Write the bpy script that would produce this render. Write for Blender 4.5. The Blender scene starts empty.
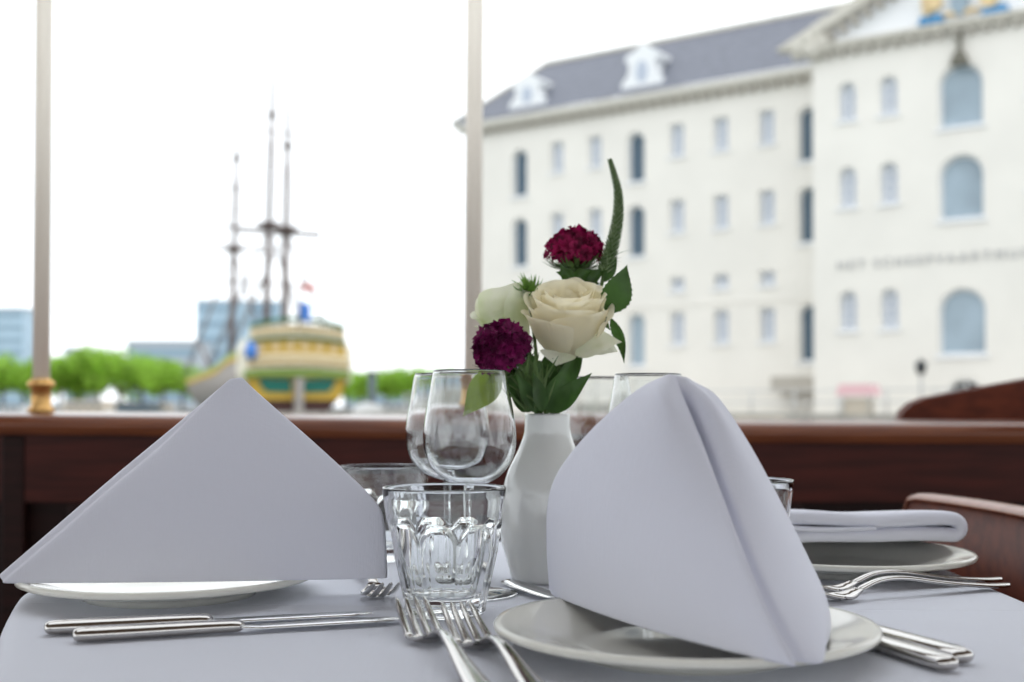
import bpy, math, random
from mathutils import Vector, Matrix, noise
from mathutils.geometry import tessellate_polygon
random.seed(7)
sc = bpy.context.scene
COL = sc.collection
PI = math.pi
F = 1200.0; EYE = 0.893; TT = 0.75; PITCH = 0.018
CY = 341 + (67 - F*math.tan(PITCH))        # row of the optical axis after the lens shift

def ray(px, row):
    xc, zc = (px-512)/F, -(row-CY)/F
    return Vector((xc, math.cos(PITCH)-math.sin(PITCH)*zc, math.sin(PITCH)+math.cos(PITCH)*zc))
def P(px, row, d):                          # point at distance d in front of the eye that the photo shows at px, row
    r = ray(px, row); r = r*(d/r.y); r.z += EYE; return r
def lerp(a, b, t): return a+(b-a)*t
def interp(tab, x):
    if x <= tab[0][0]: return tab[0][1]
    for (a, va), (b, vb) in zip(tab, tab[1:]):
        if x <= b: return lerp(va, vb, (x-a)/(b-a))
    return tab[-1][1]
def sstep(t): t = max(0, min(1, t)); return t*t*(3-2*t)
def smooth_interp(tab, x):                  # Catmull-Rom through a table
    n = len(tab)
    if x <= tab[0][0]: return tab[0][1]
    if x >= tab[-1][0]: return tab[-1][1]
    for i in range(n-1):
        if x <= tab[i+1][0]:
            x0, p1 = tab[i]; x1, p2 = tab[i+1]; h = x1-x0
            m1 = (p2-tab[i-1][1])/(x1-tab[i-1][0])*h if i > 0 else p2-p1
            m2 = (tab[i+2][1]-p1)/(tab[i+2][0]-x0)*h if i < n-2 else p2-p1
            t = (x-x0)/h
            return (2*t**3-3*t*t+1)*p1+(t**3-2*t*t+t)*m1+(-2*t**3+3*t*t)*p2+(t**3-t*t)*m2

# ------------------------------------------------------------------ materials
def mat(name, col, rough=.5, metal=0., coat=0., trans=0., ior=1.45, spec=.5, var=0., vscale=8., bump=0., bscale=60., sss=0., col2=None, stretch=None, translucent=0.):
    m = bpy.data.materials.new(name); m.use_nodes = True
    nt = m.node_tree; b = nt.nodes['Principled BSDF']
    b.inputs['Base Color'].default_value = (*col, 1)
    b.inputs['Roughness'].default_value = rough
    b.inputs['Metallic'].default_value = metal
    b.inputs['Coat Weight'].default_value = coat
    b.inputs['Coat Roughness'].default_value = .08
    b.inputs['Transmission Weight'].default_value = trans
    b.inputs['IOR'].default_value = ior
    b.inputs['Specular IOR Level'].default_value = spec
    tc = nt.nodes.new('ShaderNodeTexCoord'); mp = nt.nodes.new('ShaderNodeMapping')
    nt.links.new(tc.outputs['Object'], mp.inputs['Vector'])
    if stretch: mp.inputs['Scale'].default_value = stretch
    if var > 0 or col2:
        n = nt.nodes.new('ShaderNodeTexNoise'); n.inputs['Scale'].default_value = vscale; n.inputs['Detail'].default_value = 6
        nt.links.new(mp.outputs[0], n.inputs['Vector'])
        r = nt.nodes.new('ShaderNodeValToRGB')
        c2 = col2 or tuple(c*(1-var) for c in col)
        r.color_ramp.elements[0].color = (*c2, 1); r.color_ramp.elements[1].color = (*col, 1)
        r.color_ramp.elements[0].position = .35; r.color_ramp.elements[1].position = .65
        nt.links.new(n.outputs['Fac'], r.inputs['Fac']); nt.links.new(r.outputs['Color'], b.inputs['Base Color'])
        src = r.outputs['Color']
    else: src = None
    if bump > 0:
        n = nt.nodes.new('ShaderNodeTexNoise'); n.inputs['Scale'].default_value = bscale; n.inputs['Detail'].default_value = 3
        nt.links.new(mp.outputs[0], n.inputs['Vector'])
        bp = nt.nodes.new('ShaderNodeBump'); bp.inputs['Strength'].default_value = bump; bp.inputs['Distance'].default_value = .002
        nt.links.new(n.outputs['Fac'], bp.inputs['Height']); nt.links.new(bp.outputs[0], b.inputs['Normal'])
    if translucent > 0:
        tr = nt.nodes.new('ShaderNodeBsdfTranslucent'); tr.inputs['Color'].default_value = (*col, 1)
        if src: nt.links.new(src, tr.inputs['Color'])
        mx = nt.nodes.new('ShaderNodeMixShader'); mx.inputs[0].default_value = translucent
        out = nt.nodes['Material Output']
        nt.links.new(b.outputs[0], mx.inputs[1]); nt.links.new(tr.outputs[0], mx.inputs[2]); nt.links.new(mx.outputs[0], out.inputs['Surface'])
    return m

def linen(name, col, creases=()):
    m = mat(name, col, rough=.85, spec=.2)
    nt = m.node_tree; b = nt.nodes['Principled BSDF']
    b.inputs['Sheen Weight'].default_value = .15
    tc = nt.nodes['Texture Coordinate']
    h = None
    for ax in ((900, 60, 60), (60, 900, 60)):
        mp = nt.nodes.new('ShaderNodeMapping'); mp.inputs['Scale'].default_value = ax
        nt.links.new(tc.outputs['Object'], mp.inputs['Vector'])
        n = nt.nodes.new('ShaderNodeTexNoise'); n.inputs['Scale'].default_value = 1.5; n.inputs['Detail'].default_value = 2
        nt.links.new(mp.outputs[0], n.inputs['Vector'])
        if h is None: h = n.outputs['Fac']
        else:
            a = nt.nodes.new('ShaderNodeMath'); a.operation = 'ADD'; nt.links.new(h, a.inputs[0]); nt.links.new(n.outputs['Fac'], a.inputs[1]); h = a.outputs[0]
    s = nt.nodes.new('ShaderNodeMath'); s.operation = 'MULTIPLY'; s.inputs[1].default_value = .0004
    nt.links.new(h, s.inputs[0]); h = s.outputs[0]
    big = nt.nodes.new('ShaderNodeTexNoise'); big.inputs['Scale'].default_value = 7; big.inputs['Detail'].default_value = 2
    nt.links.new(tc.outputs['Object'], big.inputs['Vector'])
    s2 = nt.nodes.new('ShaderNodeMath'); s2.operation = 'MULTIPLY_ADD'; s2.inputs[1].default_value = .010
    nt.links.new(big.outputs['Fac'], s2.inputs[0]); nt.links.new(h, s2.inputs[2]); h = s2.outputs[0]
    for (nx, ny, off, amp) in creases:                      # ironed crease lines across the cloth
        dp = nt.nodes.new('ShaderNodeVectorMath'); dp.operation = 'DOT_PRODUCT'; dp.inputs[1].default_value = (nx, ny, 0)
        nt.links.new(tc.outputs['Object'], dp.inputs[0])
        su = nt.nodes.new('ShaderNodeMath'); su.operation = 'SUBTRACT'; su.inputs[1].default_value = off
        nt.links.new(dp.outputs['Value'], su.inputs[0])
        ab = nt.nodes.new('ShaderNodeMath'); ab.operation = 'ABSOLUTE'; nt.links.new(su.outputs[0], ab.inputs[0])
        mr = nt.nodes.new('ShaderNodeMapRange'); mr.inputs['From Max'].default_value = .004; mr.inputs['To Min'].default_value = amp; mr.inputs['To Max'].default_value = 0
        nt.links.new(ab.outputs[0], mr.inputs['Value'])
        ad = nt.nodes.new('ShaderNodeMath'); ad.operation = 'ADD'; nt.links.new(h, ad.inputs[0]); nt.links.new(mr.outputs[0], ad.inputs[1]); h = ad.outputs[0]
    bp = nt.nodes.new('ShaderNodeBump'); bp.inputs['Strength'].default_value = .6; bp.inputs['Distance'].default_value = 1.0
    nt.links.new(h, bp.inputs['Height']); nt.links.new(bp.outputs[0], b.inputs['Normal'])
    return m

def wood(name, c1, c2, scale=(3, 30, 30), rough=.3, coat=.4, spec=.5):
    m = mat(name, c1, rough=rough, coat=coat, spec=spec, col2=c2, vscale=2.2, stretch=scale)
    return m

M = dict(
    cloth=linen('tablecloth_linen', (.70, .72, .80), creases=((0.02, 1, .60, .0007), (0.05, 1, .865, -.0007), (1, .02, -.03, .0005))),
    napkin=linen('napkin_linen', (.72, .73, .82)),
    ceramic=mat('glazed_ceramic', (.80, .79, .72), rough=.10, coat=.2, spec=.5),
    vase=mat('vase_ceramic', (.78, .79, .77), rough=.12, coat=.6),
    steel=mat('polished_steel', (.54, .52, .50), rough=.10, metal=1),
    blade=mat('blade_steel', (.70, .70, .70), rough=.10, metal=1),
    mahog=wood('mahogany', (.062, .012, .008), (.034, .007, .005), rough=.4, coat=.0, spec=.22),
    mahog_shade=wood('mahogany_shaded', (.022, .006, .005), (.012, .004, .003), rough=.5, coat=.0, spec=.2),  # darker copy of the mahogany, shade of the recess put into the colour
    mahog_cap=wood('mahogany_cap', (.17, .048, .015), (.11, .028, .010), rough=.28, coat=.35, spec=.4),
    chairwood=wood('chair_wood', (.12, .028, .013), (.075, .017, .009), rough=.45, coat=.0, spec=.15),
    chairhilite=wood('chair_edge_highlight', (.32, .13, .075), (.25, .095, .055)),  # lighter wood colour paints the highlight along the chair's top edge
    cream=mat('cream_paint', (.90, .84, .74), rough=.35),
    brass=mat('brass', (.66, .40, .15), rough=.42, metal=1),
    roofin=mat('roof_lining', (.30, .22, .16), rough=.6),
    deck=wood('deck_wood', (.16, .09, .05), (.10, .055, .03)),
    water=mat('canal_water', (.10, .14, .13), rough=.12, bump=.3, bscale=2),
    quay=mat('quay_stone', (.50, .47, .42), rough=.9, var=.3, vscale=.8),
    wallstone=mat('pale_render', (.82, .79, .73), rough=.85, var=.05, vscale=.5),
    trimstone=mat('trim_stone', (.62, .59, .52), rough=.8, var=.12, vscale=2),
    corbel=mat('corbel_stone', (.44, .41, .36), rough=.8),
    darkstone=mat('weathered_stone', (.16, .15, .12), rough=.8),
    slate=mat('slate', (.19, .20, .24), rough=.55, var=.2, vscale=3),
    whitew=mat('white_window_paint', (.80, .81, .82), rough=.5),
    paneblue=mat('dark_window_glass', (.09, .135, .18), rough=.35, spec=.25),
    palepane=mat('pale_sky_window_glass', (.46, .51, .60), rough=.15),  # pale base colour stands for reflected sky, no curtains behind
    skypane=mat('painted_sky_window_glass', (.36, .45, .52), rough=.15, var=.25, vscale=.6),  # blue base colour paints in the sky mirrored by the panes
    dark=mat('dark_iron', (.03, .035, .04), rough=.5),
    letter=mat('grey_lettering', (.42, .42, .42), rough=.6),
    azure=mat('emblem_blue', (.03, .22, .45), rough=.5),
    gold=mat('emblem_gold', (.72, .55, .30), rough=.4),
    emgrey=mat('emblem_grey', (.28, .36, .42), rough=.6),
    leaf=mat('leaf_green', (.075, .17, .035), rough=.38, var=.45, vscale=40, translucent=.35),
    leafyel=mat('leaf_yellow_green', (.34, .50, .05), rough=.45, var=.3, vscale=40, translucent=.45),
    stem=mat('stem_green', (.09, .16, .04), rough=.5),
    fluff=mat('green_fluff', (.16, .30, .05), rough=.6, translucent=.4),
    rose=mat('rose_petal', (.97, .92, .74), rough=.55, spec=.3, var=.05, vscale=30, translucent=.5),
    rosegreen=mat('rose_outer_petal', (.72, .80, .48), rough=.55, spec=.3, col2=(.93, .93, .78), vscale=25, translucent=.4),
    purple=mat('crimson_petal', (.40, .010, .10), rough=.6, spec=.25, var=.75, vscale=120, translucent=.2),
    purple2=mat('plum_petal', (.22, .007, .10), rough=.6, spec=.25, var=.7, vscale=120, translucent=.2),
    spike=mat('spike_bud', (.22, .30, .15), rough=.6, col2=(.09, .16, .05), vscale=260),
    treeleaf=mat('tree_leaf', (.40, .68, .07), rough=.6, var=.4, vscale=.6, translucent=.3),
    bark=mat('bark', (.12, .09, .06), rough=.9),
    ochre=mat('ship_ochre', (.58, .37, .05), rough=.6),
    shipgreen=mat('ship_green', (.03, .15, .05), rough=.5),
    shiplime=mat('ship_lime', (.24, .34, .07), rough=.5),
    shipcream=mat('ship_cream', (.88, .82, .68), rough=.6),
    shipwin=mat('ship_window', (.01, .16, .12), rough=.2),
    shipbrown=mat('ship_tar', (.075, .03, .025), rough=.7),
    shipside=mat('ship_side', (.46, .41, .38), rough=.7, var=.2, vscale=2),
    mast=mat('mast_wood', (.15, .11, .10), rough=.7),
    rope=mat('tarred_rope', (.25, .23, .23), rough=.9),
    flagblue=mat('flag_blue', (.10, .26, .68), rough=.8),
    flagpink=mat('flag_red', (.70, .25, .22), rough=.8),
    farblue=mat('far_glass_facade', (.40, .55, .66), rough=.4, var=.12, vscale=.3),
    fargrey=mat('far_grey_facade', (.40, .45, .50), rough=.7),
    farband=mat('far_dark_band', (.25, .36, .45), rough=.4),
    boatwhite=mat('boat_white', (.55, .55, .54), rough=.4),
    boatdark=mat('boat_dark', (.10, .13, .15), rough=.4),
    boatbeige=mat('boat_beige', (.60, .52, .42), rough=.6),
    carred=mat('pink_paint', (.80, .50, .52), rough=.4),
)
def glassmat():
    m = bpy.data.materials.new('clear_glass'); m.use_nodes = True; nt = m.node_tree
    b = nt.nodes['Principled BSDF']; b.inputs['Base Color'].default_value = (.97, .985, .985, 1)
    b.inputs['Roughness'].default_value = 0.0; b.inputs['Transmission Weight'].default_value = 1; b.inputs['IOR'].default_value = 1.5
    return m
M['glass'] = glassmat()

# ------------------------------------------------------------------ builders
def mesh(name, v, f, m, parent=None, smooth=True, loc=None):
    me = bpy.data.meshes.new(name); me.from_pydata([tuple(p) for p in v], [], f); me.validate(); me.update()
    if smooth: me.polygons.foreach_set('use_smooth', [True]*len(me.polygons))
    ms = m if isinstance(m, (list, tuple)) else [m]
    for k in ms: me.materials.append(M[k] if isinstance(k, str) else k)
    o = bpy.data.objects.new(name, me); COL.objects.link(o)
    if parent: o.parent = parent
    if loc is not None: o.location = loc
    return o
def thing(name, label, cat, loc=(0, 0, 0), rot=(0, 0, 0), group=None):
    o = bpy.data.objects.new(name, None); COL.objects.link(o); o.empty_display_size = .05
    o.location = loc; o.rotation_euler = rot; return tag(o, label, cat, group)
def tag(o, label, cat, group=None):
    o['label'] = label; o['category'] = cat
    if group: o['group'] = group
    return o
def struct(o): o['kind'] = 'structure'; return o
def copy_tree(root, label=None, group=None):
    c = root.copy(); COL.objects.link(c)
    for ch in root.children:
        k = ch.copy(); COL.objects.link(k); k.parent = c
        for g in ch.children:
            q = g.copy(); COL.objects.link(q); q.parent = k
    if label: c['label'] = label
    if group: c['group'] = group
    return c
def subsurf(o, n=1):
    md = o.modifiers.new('sub', 'SUBSURF'); md.levels = n; md.render_levels = n; return o
def bevel(o, w, n=2):
    md = o.modifiers.new('bev', 'BEVEL'); md.width = w; md.segments = n; md.limit_method = 'ANGLE'; return o
class MB:
    def __init__(s): s.v = []; s.f = []
    def add(s, v, f):
        b = len(s.v); s.v += [Vector(p) for p in v]; s.f += [tuple(i+b for i in q) for q in f]; return s
    def box(s, x0, x1, y0, y1, z0, z1, fr=None):
        v = [Vector((x, y, z)) for z in (z0, z1) for y in (y0, y1) for x in (x0, x1)]
        if fr: v = [fr(p) for p in v]
        return s.add(v, [(0, 2, 3, 1), (4, 5, 7, 6), (0, 1, 5, 4), (2, 6, 7, 3), (0, 4, 6, 2), (1, 3, 7, 5)])
    def tube(s, pts, rad, n=8, cap=True):
        pts = [Vector(p) for p in pts]; k = len(pts)
        if not isinstance(rad, (list, tuple)): rad = [rad]*k
        v = []; f = []
        t0 = (pts[1]-pts[0]).normalized(); up = Vector((0, 0, 1)) if abs(t0.z) < .9 else Vector((1, 0, 0))
        a = t0.cross(up).normalized()
        for i in range(k):
            t = (pts[min(i+1, k-1)]-pts[max(i-1, 0)]).normalized()
            a = (a-t*a.dot(t)).normalized(); b = t.cross(a)
            for j in range(n):
                an = 2*PI*j/n; v.append(pts[i]+(a*math.cos(an)+b*math.sin(an))*rad[i])
        for i in range(k-1):
            for j in range(n):
                f.append((i*n+j, i*n+(j+1) % n, (i+1)*n+(j+1) % n, (i+1)*n+j))
        if cap: f.append(tuple(range(n-1, -1, -1))); f.append(tuple((k-1)*n+j for j in range(n)))
        return s.add(v, f)
    def lathe(s, prof, n=48, c=(0, 0, 0), rf=None):
        v = []; f = []; c = Vector(c)
        k = len(prof)
        for i, (r, z) in enumerate(prof):
            for j in range(n):
                a = 2*PI*j/n; rr = rf(r, z, a, i) if rf else r
                v.append(c+Vector((rr*math.cos(a), rr*math.sin(a), z)))
        for i in range(k-1):
            for j in range(n):
                f.append((i*n+j, i*n+(j+1) % n, (i+1)*n+(j+1) % n, (i+1)*n+j))
        if prof[0][0] > 1e-6: pass
        if prof[0][0] <= 1e-3: f.append(tuple(range(n-1, -1, -1)))
        if prof[-1][0] <= 1e-3: f.append(tuple((k-1)*n+j for j in range(n)))
        return s.add(v, f)
    def grid(s, rows):
        nr, nc = len(rows), len(rows[0]); v = [p for r in rows for p in r]
        f = [(i*nc+j, i*nc+j+1, (i+1)*nc+j+1, (i+1)*nc+j) for i in range(nr-1) for j in range(nc-1)]
        return s.add(v, f)
    def prism(s, poly, fr0, fr1):            # closed outline swept between two placements
        n = len(poly); v = [fr0(p) for p in poly]+[fr1(p) for p in poly]
        f = [(i, (i+1) % n, n+(i+1) % n, n+i) for i in range(n)]
        tri = tessellate_polygon([[Vector((p[0], p[1], 0)) for p in poly]])
        f += [tuple(reversed(t)) for t in tri]+[tuple(n+i for i in t) for t in tri]
        return s.add(v, f)
    def build(s, name, m, parent=None, smooth=True, loc=None): 
        return mesh(name, s.v, s.f, m, parent, smooth, loc)

def smooth_prof(pts, n=40):
    d = [0]
    for a, b in zip(pts, pts[1:]): d.append(d[-1]+math.hypot(b[0]-a[0], b[1]-a[1]))
    tr = [(t, Vector((p[0], p[1], 0))) for t, p in zip(d, pts)]
    out = []
    for i in range(n+1):
        q = smooth_interp(tr, d[-1]*i/n); out.append((max(q.x, 0), q.y))
    return out

# ------------------------------------------------------------------ camera, world
cam = bpy.data.cameras.new('camera'); co = bpy.data.objects.new('camera', cam); COL.objects.link(co); sc.camera = co
co.location = (0, 0, EYE); co.rotation_euler = (PI/2+PITCH, 0, 0)
cam.sensor_width = 36; cam.lens = 36*F/1024; cam.shift_y = (CY-341)/1024
cam.clip_start = .05; cam.clip_end = 2000
cam.dof.use_dof = True; cam.dof.focus_distance = .86; cam.dof.aperture_fstop = 5.6
w = bpy.data.worlds.new('sky'); sc.world = w; w.use_nodes = True
bg = w.node_tree.nodes['Background']; bg.inputs[0].default_value = (.93, .97, 1.0, 1); bg.inputs[1].default_value = 1.75
sc.view_settings.view_transform = 'Standard'; sc.view_settings.look = 'None'; sc.view_settings.gamma = 1; sc.view_settings.exposure = 0
sc.view_settings.use_curve_mapping = False
cy = sc.cycles
cy.max_bounces = 16; cy.transmission_bounces = 16; cy.glossy_bounces = 6; cy.diffuse_bounces = 4; cy.transparent_max_bounces = 16
cy.use_denoising = True; cy.sample_clamp_indirect = 8

# ------------------------------------------------------------------ setting: boat
struct(MB().box(-4, 4, -2.6, 2.3, -.04, 0).build('floor', 'deck', smooth=False))
rf0 = MB(); SK = (-1.35, 1.35, .75, 2.02)                 # unseen roof; opening over the table added to let sky light in
rf0.box(-4.2, SK[0], -2.6, 2.35, 2.05, 2.12); rf0.box(SK[1], 4.2, -2.6, 2.35, 2.05, 2.12); rf0.box(SK[0], SK[1], -2.6, SK[2], 2.05, 2.12); rf0.box(SK[0], SK[1], SK[3], 2.35, 2.05, 2.12)
struct(rf0.build('ceiling', 'roofin', smooth=False))
GR = [(-700, 411.5), (0, 414.5), (350, 418.5), (700, 423), (1024, 424), (1700, 425)]
GD = 2.1
def gz(x): px = 512+x/GD*F; return EYE-(smooth_interp(GR, px)-408)/F*GD
rows = []
sec = [(.00, -.034), (-.004, -.022), (-.004, -.012), (.002, -.003), (.012, 0), (.05, .002), (.15, .005), (.245, .005), (.262, -.002), (.265, -.034)]
xs = [-3.6+7.2*i/60 for i in range(61)]
for x in xs: rows.append([Vector((x, GD+a, gz(x)+b)) for a, b in sec]+[Vector((x, GD, gz(x)-.034))])
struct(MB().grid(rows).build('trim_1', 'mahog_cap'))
hull = MB()
hull.box(-3.6, 3.6, GD+.03, GD+.23, .0, .83)
o = struct(hull.build('wall_far', 'mahog_shade', smooth=False))
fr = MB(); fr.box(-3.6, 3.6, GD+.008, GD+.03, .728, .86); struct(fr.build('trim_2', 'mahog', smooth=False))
for i, (x, zt0) in enumerate(((-1.66, .845), (-.875, .845), (-.76, .726), (.02, .726), (.49, .726), (1.5, .845))):
    struct(bevel(MB().box(x-.02, x+.02, GD+.004, GD+.03, 0, zt0).build('trim_%d' % (3+i), 'mahog_shade', smooth=False), .004))
struct(MB().box(-3.6, 3.6, GD-.20, GD+.03, .40, .44).build('trim_9', 'mahog_shade', smooth=False))
struct(MB().box(-4, 4, -2.6, -2.45, 0, .85).build('wall_near', 'mahog', smooth=False))
# raised coaming board beyond the cap rail
pts = [(900, 421), (904, 411), (912, 404), (925, 398.5), (950, 393.5), (990, 386), (1024, 380), (1100, 368), (1180, 362), (1180, 432), (900, 432)]
bd = MB()
def cd(px): return 2.45-(px-900)*.0006
fA = [P(px, r, cd(px)) for px, r in pts]; fB = [p+Vector((0, .035, 0)) for p in fA]
n = len(pts); tri = tessellate_polygon([[Vector((a, b, 0)) for a, b in pts]])
bd.add(fA+fB, [(i, (i+1) % n, n+(i+1) % n, n+i) for i in range(n)]+[tuple(t) for t in tri]+[tuple(n+i for i in reversed(t)) for t in tri])
cb = bd.build('coaming_board', 'chairwood', smooth=False); bevel(cb, .006, 3)
tag(cb, 'curved mahogany board rising above the cap rail of the boat', 'boat board')
# poles
def pole(px, d, label, lean):
    base = P(px, 411, d); z0 = gz(base.x)+.004; x, y = base.x, base.y
    t = thing('canopy_pole', label, 'pole', (x, y, z0), group='cream poles on the cap rail')
    MB().tube([(0, 0, .05), (lean, 0, 2.06-z0)], .0155, 24).build('post', 'cream', t)
    s = MB(); s.lathe([(.0005, 0), (.024, 0), (.024, .006), (.020, .009), (.0175, .012), (.0175, .044), (.0235, .047), (.0245, .052), (.0225, .057), (.0165, .060), (.0165, .062), (.0005, .062)], 24)
    s.build('socket', 'brass', t)
    for dx in (-.019, .019): pass
    return t
pole(41, 2.22, 'cream canopy pole rising from a brass socket beside the green trees', .001)
pole(472.5, 2.16, 'cream canopy pole behind the wine glasses and the bouquet', .007)

# ------------------------------------------------------------------ table
out = [(-.385, 1.30), (-.388, 1.0), (-.383, .94), (-.362, .87), (-.335, .79), (-.300, .70), (-.27, .60), (-.24, .42), (.372, .42), (.378, .75), (.388, 1.0), (.398, 1.30)]
def rounded(poly, r, k=6):
    res = []; n = len(poly)
    for i in range(n):
        a, b, c = (Vector((*poly[(i+j) % n], 0)) for j in (-1, 0, 1))
        u, w_ = (a-b), (c-b); rr = min(r, u.length*.45, w_.length*.45)
        p, q = b+u.normalized()*rr, b+w_.normalized()*rr
        for j in range(k+1):
            t = j/k; res.append(((1-t)**2*p+2*t*(1-t)*b+t*t*q))
    return res
def resample(pl, step):
    res = []; n = len(pl)
    for i in range(n):
        a, b = pl[i], pl[(i+1) % n]; L = (b-a).length; m = max(1, int(L/step+.5))
        for j in range(m): res.append(a+(b-a)*(j/m))
    return res
ol = resample(rounded(out, .035), .012)
ol = [p for i, p in enumerate(ol) if (p-ol[i-1]).length > .0025]
cen = Vector((.03, .86, 0)); n = len(ol)
rings = []
for s_ in (.25, .5, .75, .93): rings.append([Vector((cen.x+(p.x-cen.x)*max(s_, .001), cen.y+(p.y-cen.y)*max(s_, .001), TT)) for p in ol])
nrm = []
for i in range(n):
    t = (ol[(i+1) % n]-ol[i-1]).normalized(); nn = Vector((-t.y, t.x, 0))
    if nn.dot(ol[i]-cen) < 0: nn = -nn
    nrm.append(nn)
for off, dz in ((-.012, 0), (-.005, -.0008), (-.001, -.003), (.001, -.007), (.002, -.014)): rings.append([Vector((ol[i].x, ol[i].y, TT+dz))+nrm[i]*off for i in range(n)])
per = 0; acc = []
for i in range(n): acc.append(per); per += (ol[(i+1) % n]-ol[i]).length
for dz in (.03, .06, .10, .15, .20, .26):
    rings.append([Vector((ol[i].x, ol[i].y, TT-dz))+nrm[i]*(.004+dz*.10*(1+.8*math.sin(acc[i]*2*PI*14/per)+.3*math.sin(acc[i]*2*PI*31/per))) for i in range(n)])
v = [p for r in rings for p in r]; f = []
for k in range(len(rings)-1):
    for i in range(n): f.append((k*n+i, k*n+(i+1) % n, (k+1)*n+(i+1) % n, (k+1)*n+i))
v.append(Vector((cen.x, cen.y, TT))); f += [(len(v)-1, (i+1) % n, i) for i in range(n)]
f = [tuple(reversed(q)) for q in f]
tc = mesh('tablecloth', v, f, 'cloth'); tag(tc, 'white linen tablecloth draped over the laid dining table', 'tablecloth')
tb = thing('dining_table', 'rectangular dining table hidden under the white linen cloth', 'table', (0, .86, 0))
MB().box(-.26, .37, -.36, .42, TT-.03, TT-.004).build('table_top', 'mahog', tb, smooth=False)
for x in (-.20, .32):
    for y in (-.30, .36): MB().box(x-.025, x+.025, y-.025, y+.025, 0, TT-.03).build('leg', 'mahog', tb, smooth=False)

# ------------------------------------------------------------------ plates
def plate(label, x, y, R=.112):
    prof = [(.0005, .0045), (.058, .0050), (.070, .0072), (.088, .0130), (R-.005, .0178), (R-.0015, .0182), (R, .0166), (R-.0006, .0142), (R-.004, .0126), (.092, .0094), (.078, .0070), (.068, .0055), (.0645, .0), (.059, .0), (.057, .0014), (.0005, .0016)]
    sp = smooth_prof(prof[:5], 20)+prof[5:8]+smooth_prof(prof[8:12], 10)+[(.0665, .0035)]+prof[12:]
    o = MB().lathe(sp, 96).build('dinner_plate', 'ceramic', loc=(x, y, TT))
    return tag(o, label, 'plate', 'white dinner plates')
plate('white plate nearest the front, under the tall tented napkin', .101, .708)
plate('white plate on the left, under the wide triangular napkin', -.2615, .922, .1115)
plate('white plate on the far right, under the flat folded napkin', .291, 1.06)

# ------------------------------------------------------------------ napkins
def napkin_sheet(name, rows, sub=1, parent=None, thick=.0016):
    o = MB().grid(rows).build(name, 'napkin', parent)
    md = o.modifiers.new('sol', 'SOLIDIFY'); md.thickness = thick; md.offset = 0
    subsurf(o, sub); return o
def polyat(tab, t): return smooth_interp(tab, t)
# front napkin: outlines with their own depths
Lo = [(0, P(671, 374, .700)), (.22, P(640, 388, .715)), (.38, P(607, 414, .735)), (.52, P(576, 446, .76)), (.63, P(556, 474, .778)), (.72, P(547, 501, .79)), (.85, P(546, 548, .802)), (1, P(549, 595, .812))]
Ri = [(0, P(672, 374, .700)), (.25, P(702, 446, .672)), (.45, P(724, 505, .648)), (.65, P(745, 560, .625)), (.85, P(770, 622, .600)), (1, P(796, 668, .582))]
R2 = [(0, P(683, 376, .702)), (.25, P(713, 446, .676)), (.45, P(735, 505, .655)), (.65, P(756, 560, .634)), (.85, P(783, 618, .612)), (1, P(806, 664, .596))]
Ro = [(0, P(685, 377, .703)), (.20, P(716, 405, .705)), (.38, P(748, 450, .705)), (.55, P(780, 510, .700)), (.72, P(806, 565, .690)), (.85, P(822, 603, .668)), (.94, P(826, 636, .640)), (1, P(818, 656, .618))]
Bk = [(0, P(684, 377, .706)), (.20, P(704, 404, .735)), (.38, P(728, 450, .755)), (.55, P(756, 500, .768)), (.72, P(780, 545, .775)), (.85, P(798, 578, .77)), (.94, P(808, 604, .765)), (1, P(812, 622, .752))]
Bl = [(0, P(672, 374.5, .704)), (.20, P(655, 400, .755)), (.4, P(640, 440, .775)), (.6, P(620, 490, .79)), (.8, P(604, 540, .80)), (1, P(600, 588, .812))]
N = 26
rows = []
for i in range(N+1):
    v_ = i/N; row = []
    a, b, c, d_, e, g = (polyat(T, v_) for T in (Lo, Ri, R2, Ro, Bk, Bl))
    grow = sstep(v_*7)
    for j in range(13):
        u = j/12; p = a.lerp(b, u); row.append(p+Vector((-.006, -.011, 0))*math.sin(PI*u)*grow)
    # turned-in edge of the left flap, then the pocket strip
    row.append(b+Vector((.0008, .0012, 0))*grow)
    row.append(b.lerp(c, .12)+Vector((.0002, .013, 0))*grow)
    row.append(b.lerp(c, .25)+Vector((.0002, .013, 0))*grow)
    row.append(b.lerp(c, .92)+Vector((.000, .002, 0))*grow)
    row.append(c)
    for j in range(1, 9):
        u = j/8; p = c.lerp(d_, u); bul = math.sin(PI*u)*grow
        row.append(p+Vector((.004, -.012, 0))*bul*(1-.3*v_))
    for j in range(1, 7):
        u = j/6; p = d_.lerp(e, u); row.append(p+Vector((.008, .002, 0))*math.sin(PI*u)*grow)
    for j in range(1, 6):
        u = j/6; p = e.lerp(g, u); row.append(p+Vector((0, .004, 0))*math.sin(PI*u)*grow)
    row.append(g)
    for j in range(1, 5): row.append(g.lerp(a, j/5))
    row.append(a+Vector((0, .0015, 0)))
    rows.append(row)
np1 = napkin_sheet('folded_napkin', rows)
tag(np1, 'tall tented white napkin standing on the front plate', 'napkin')
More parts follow.
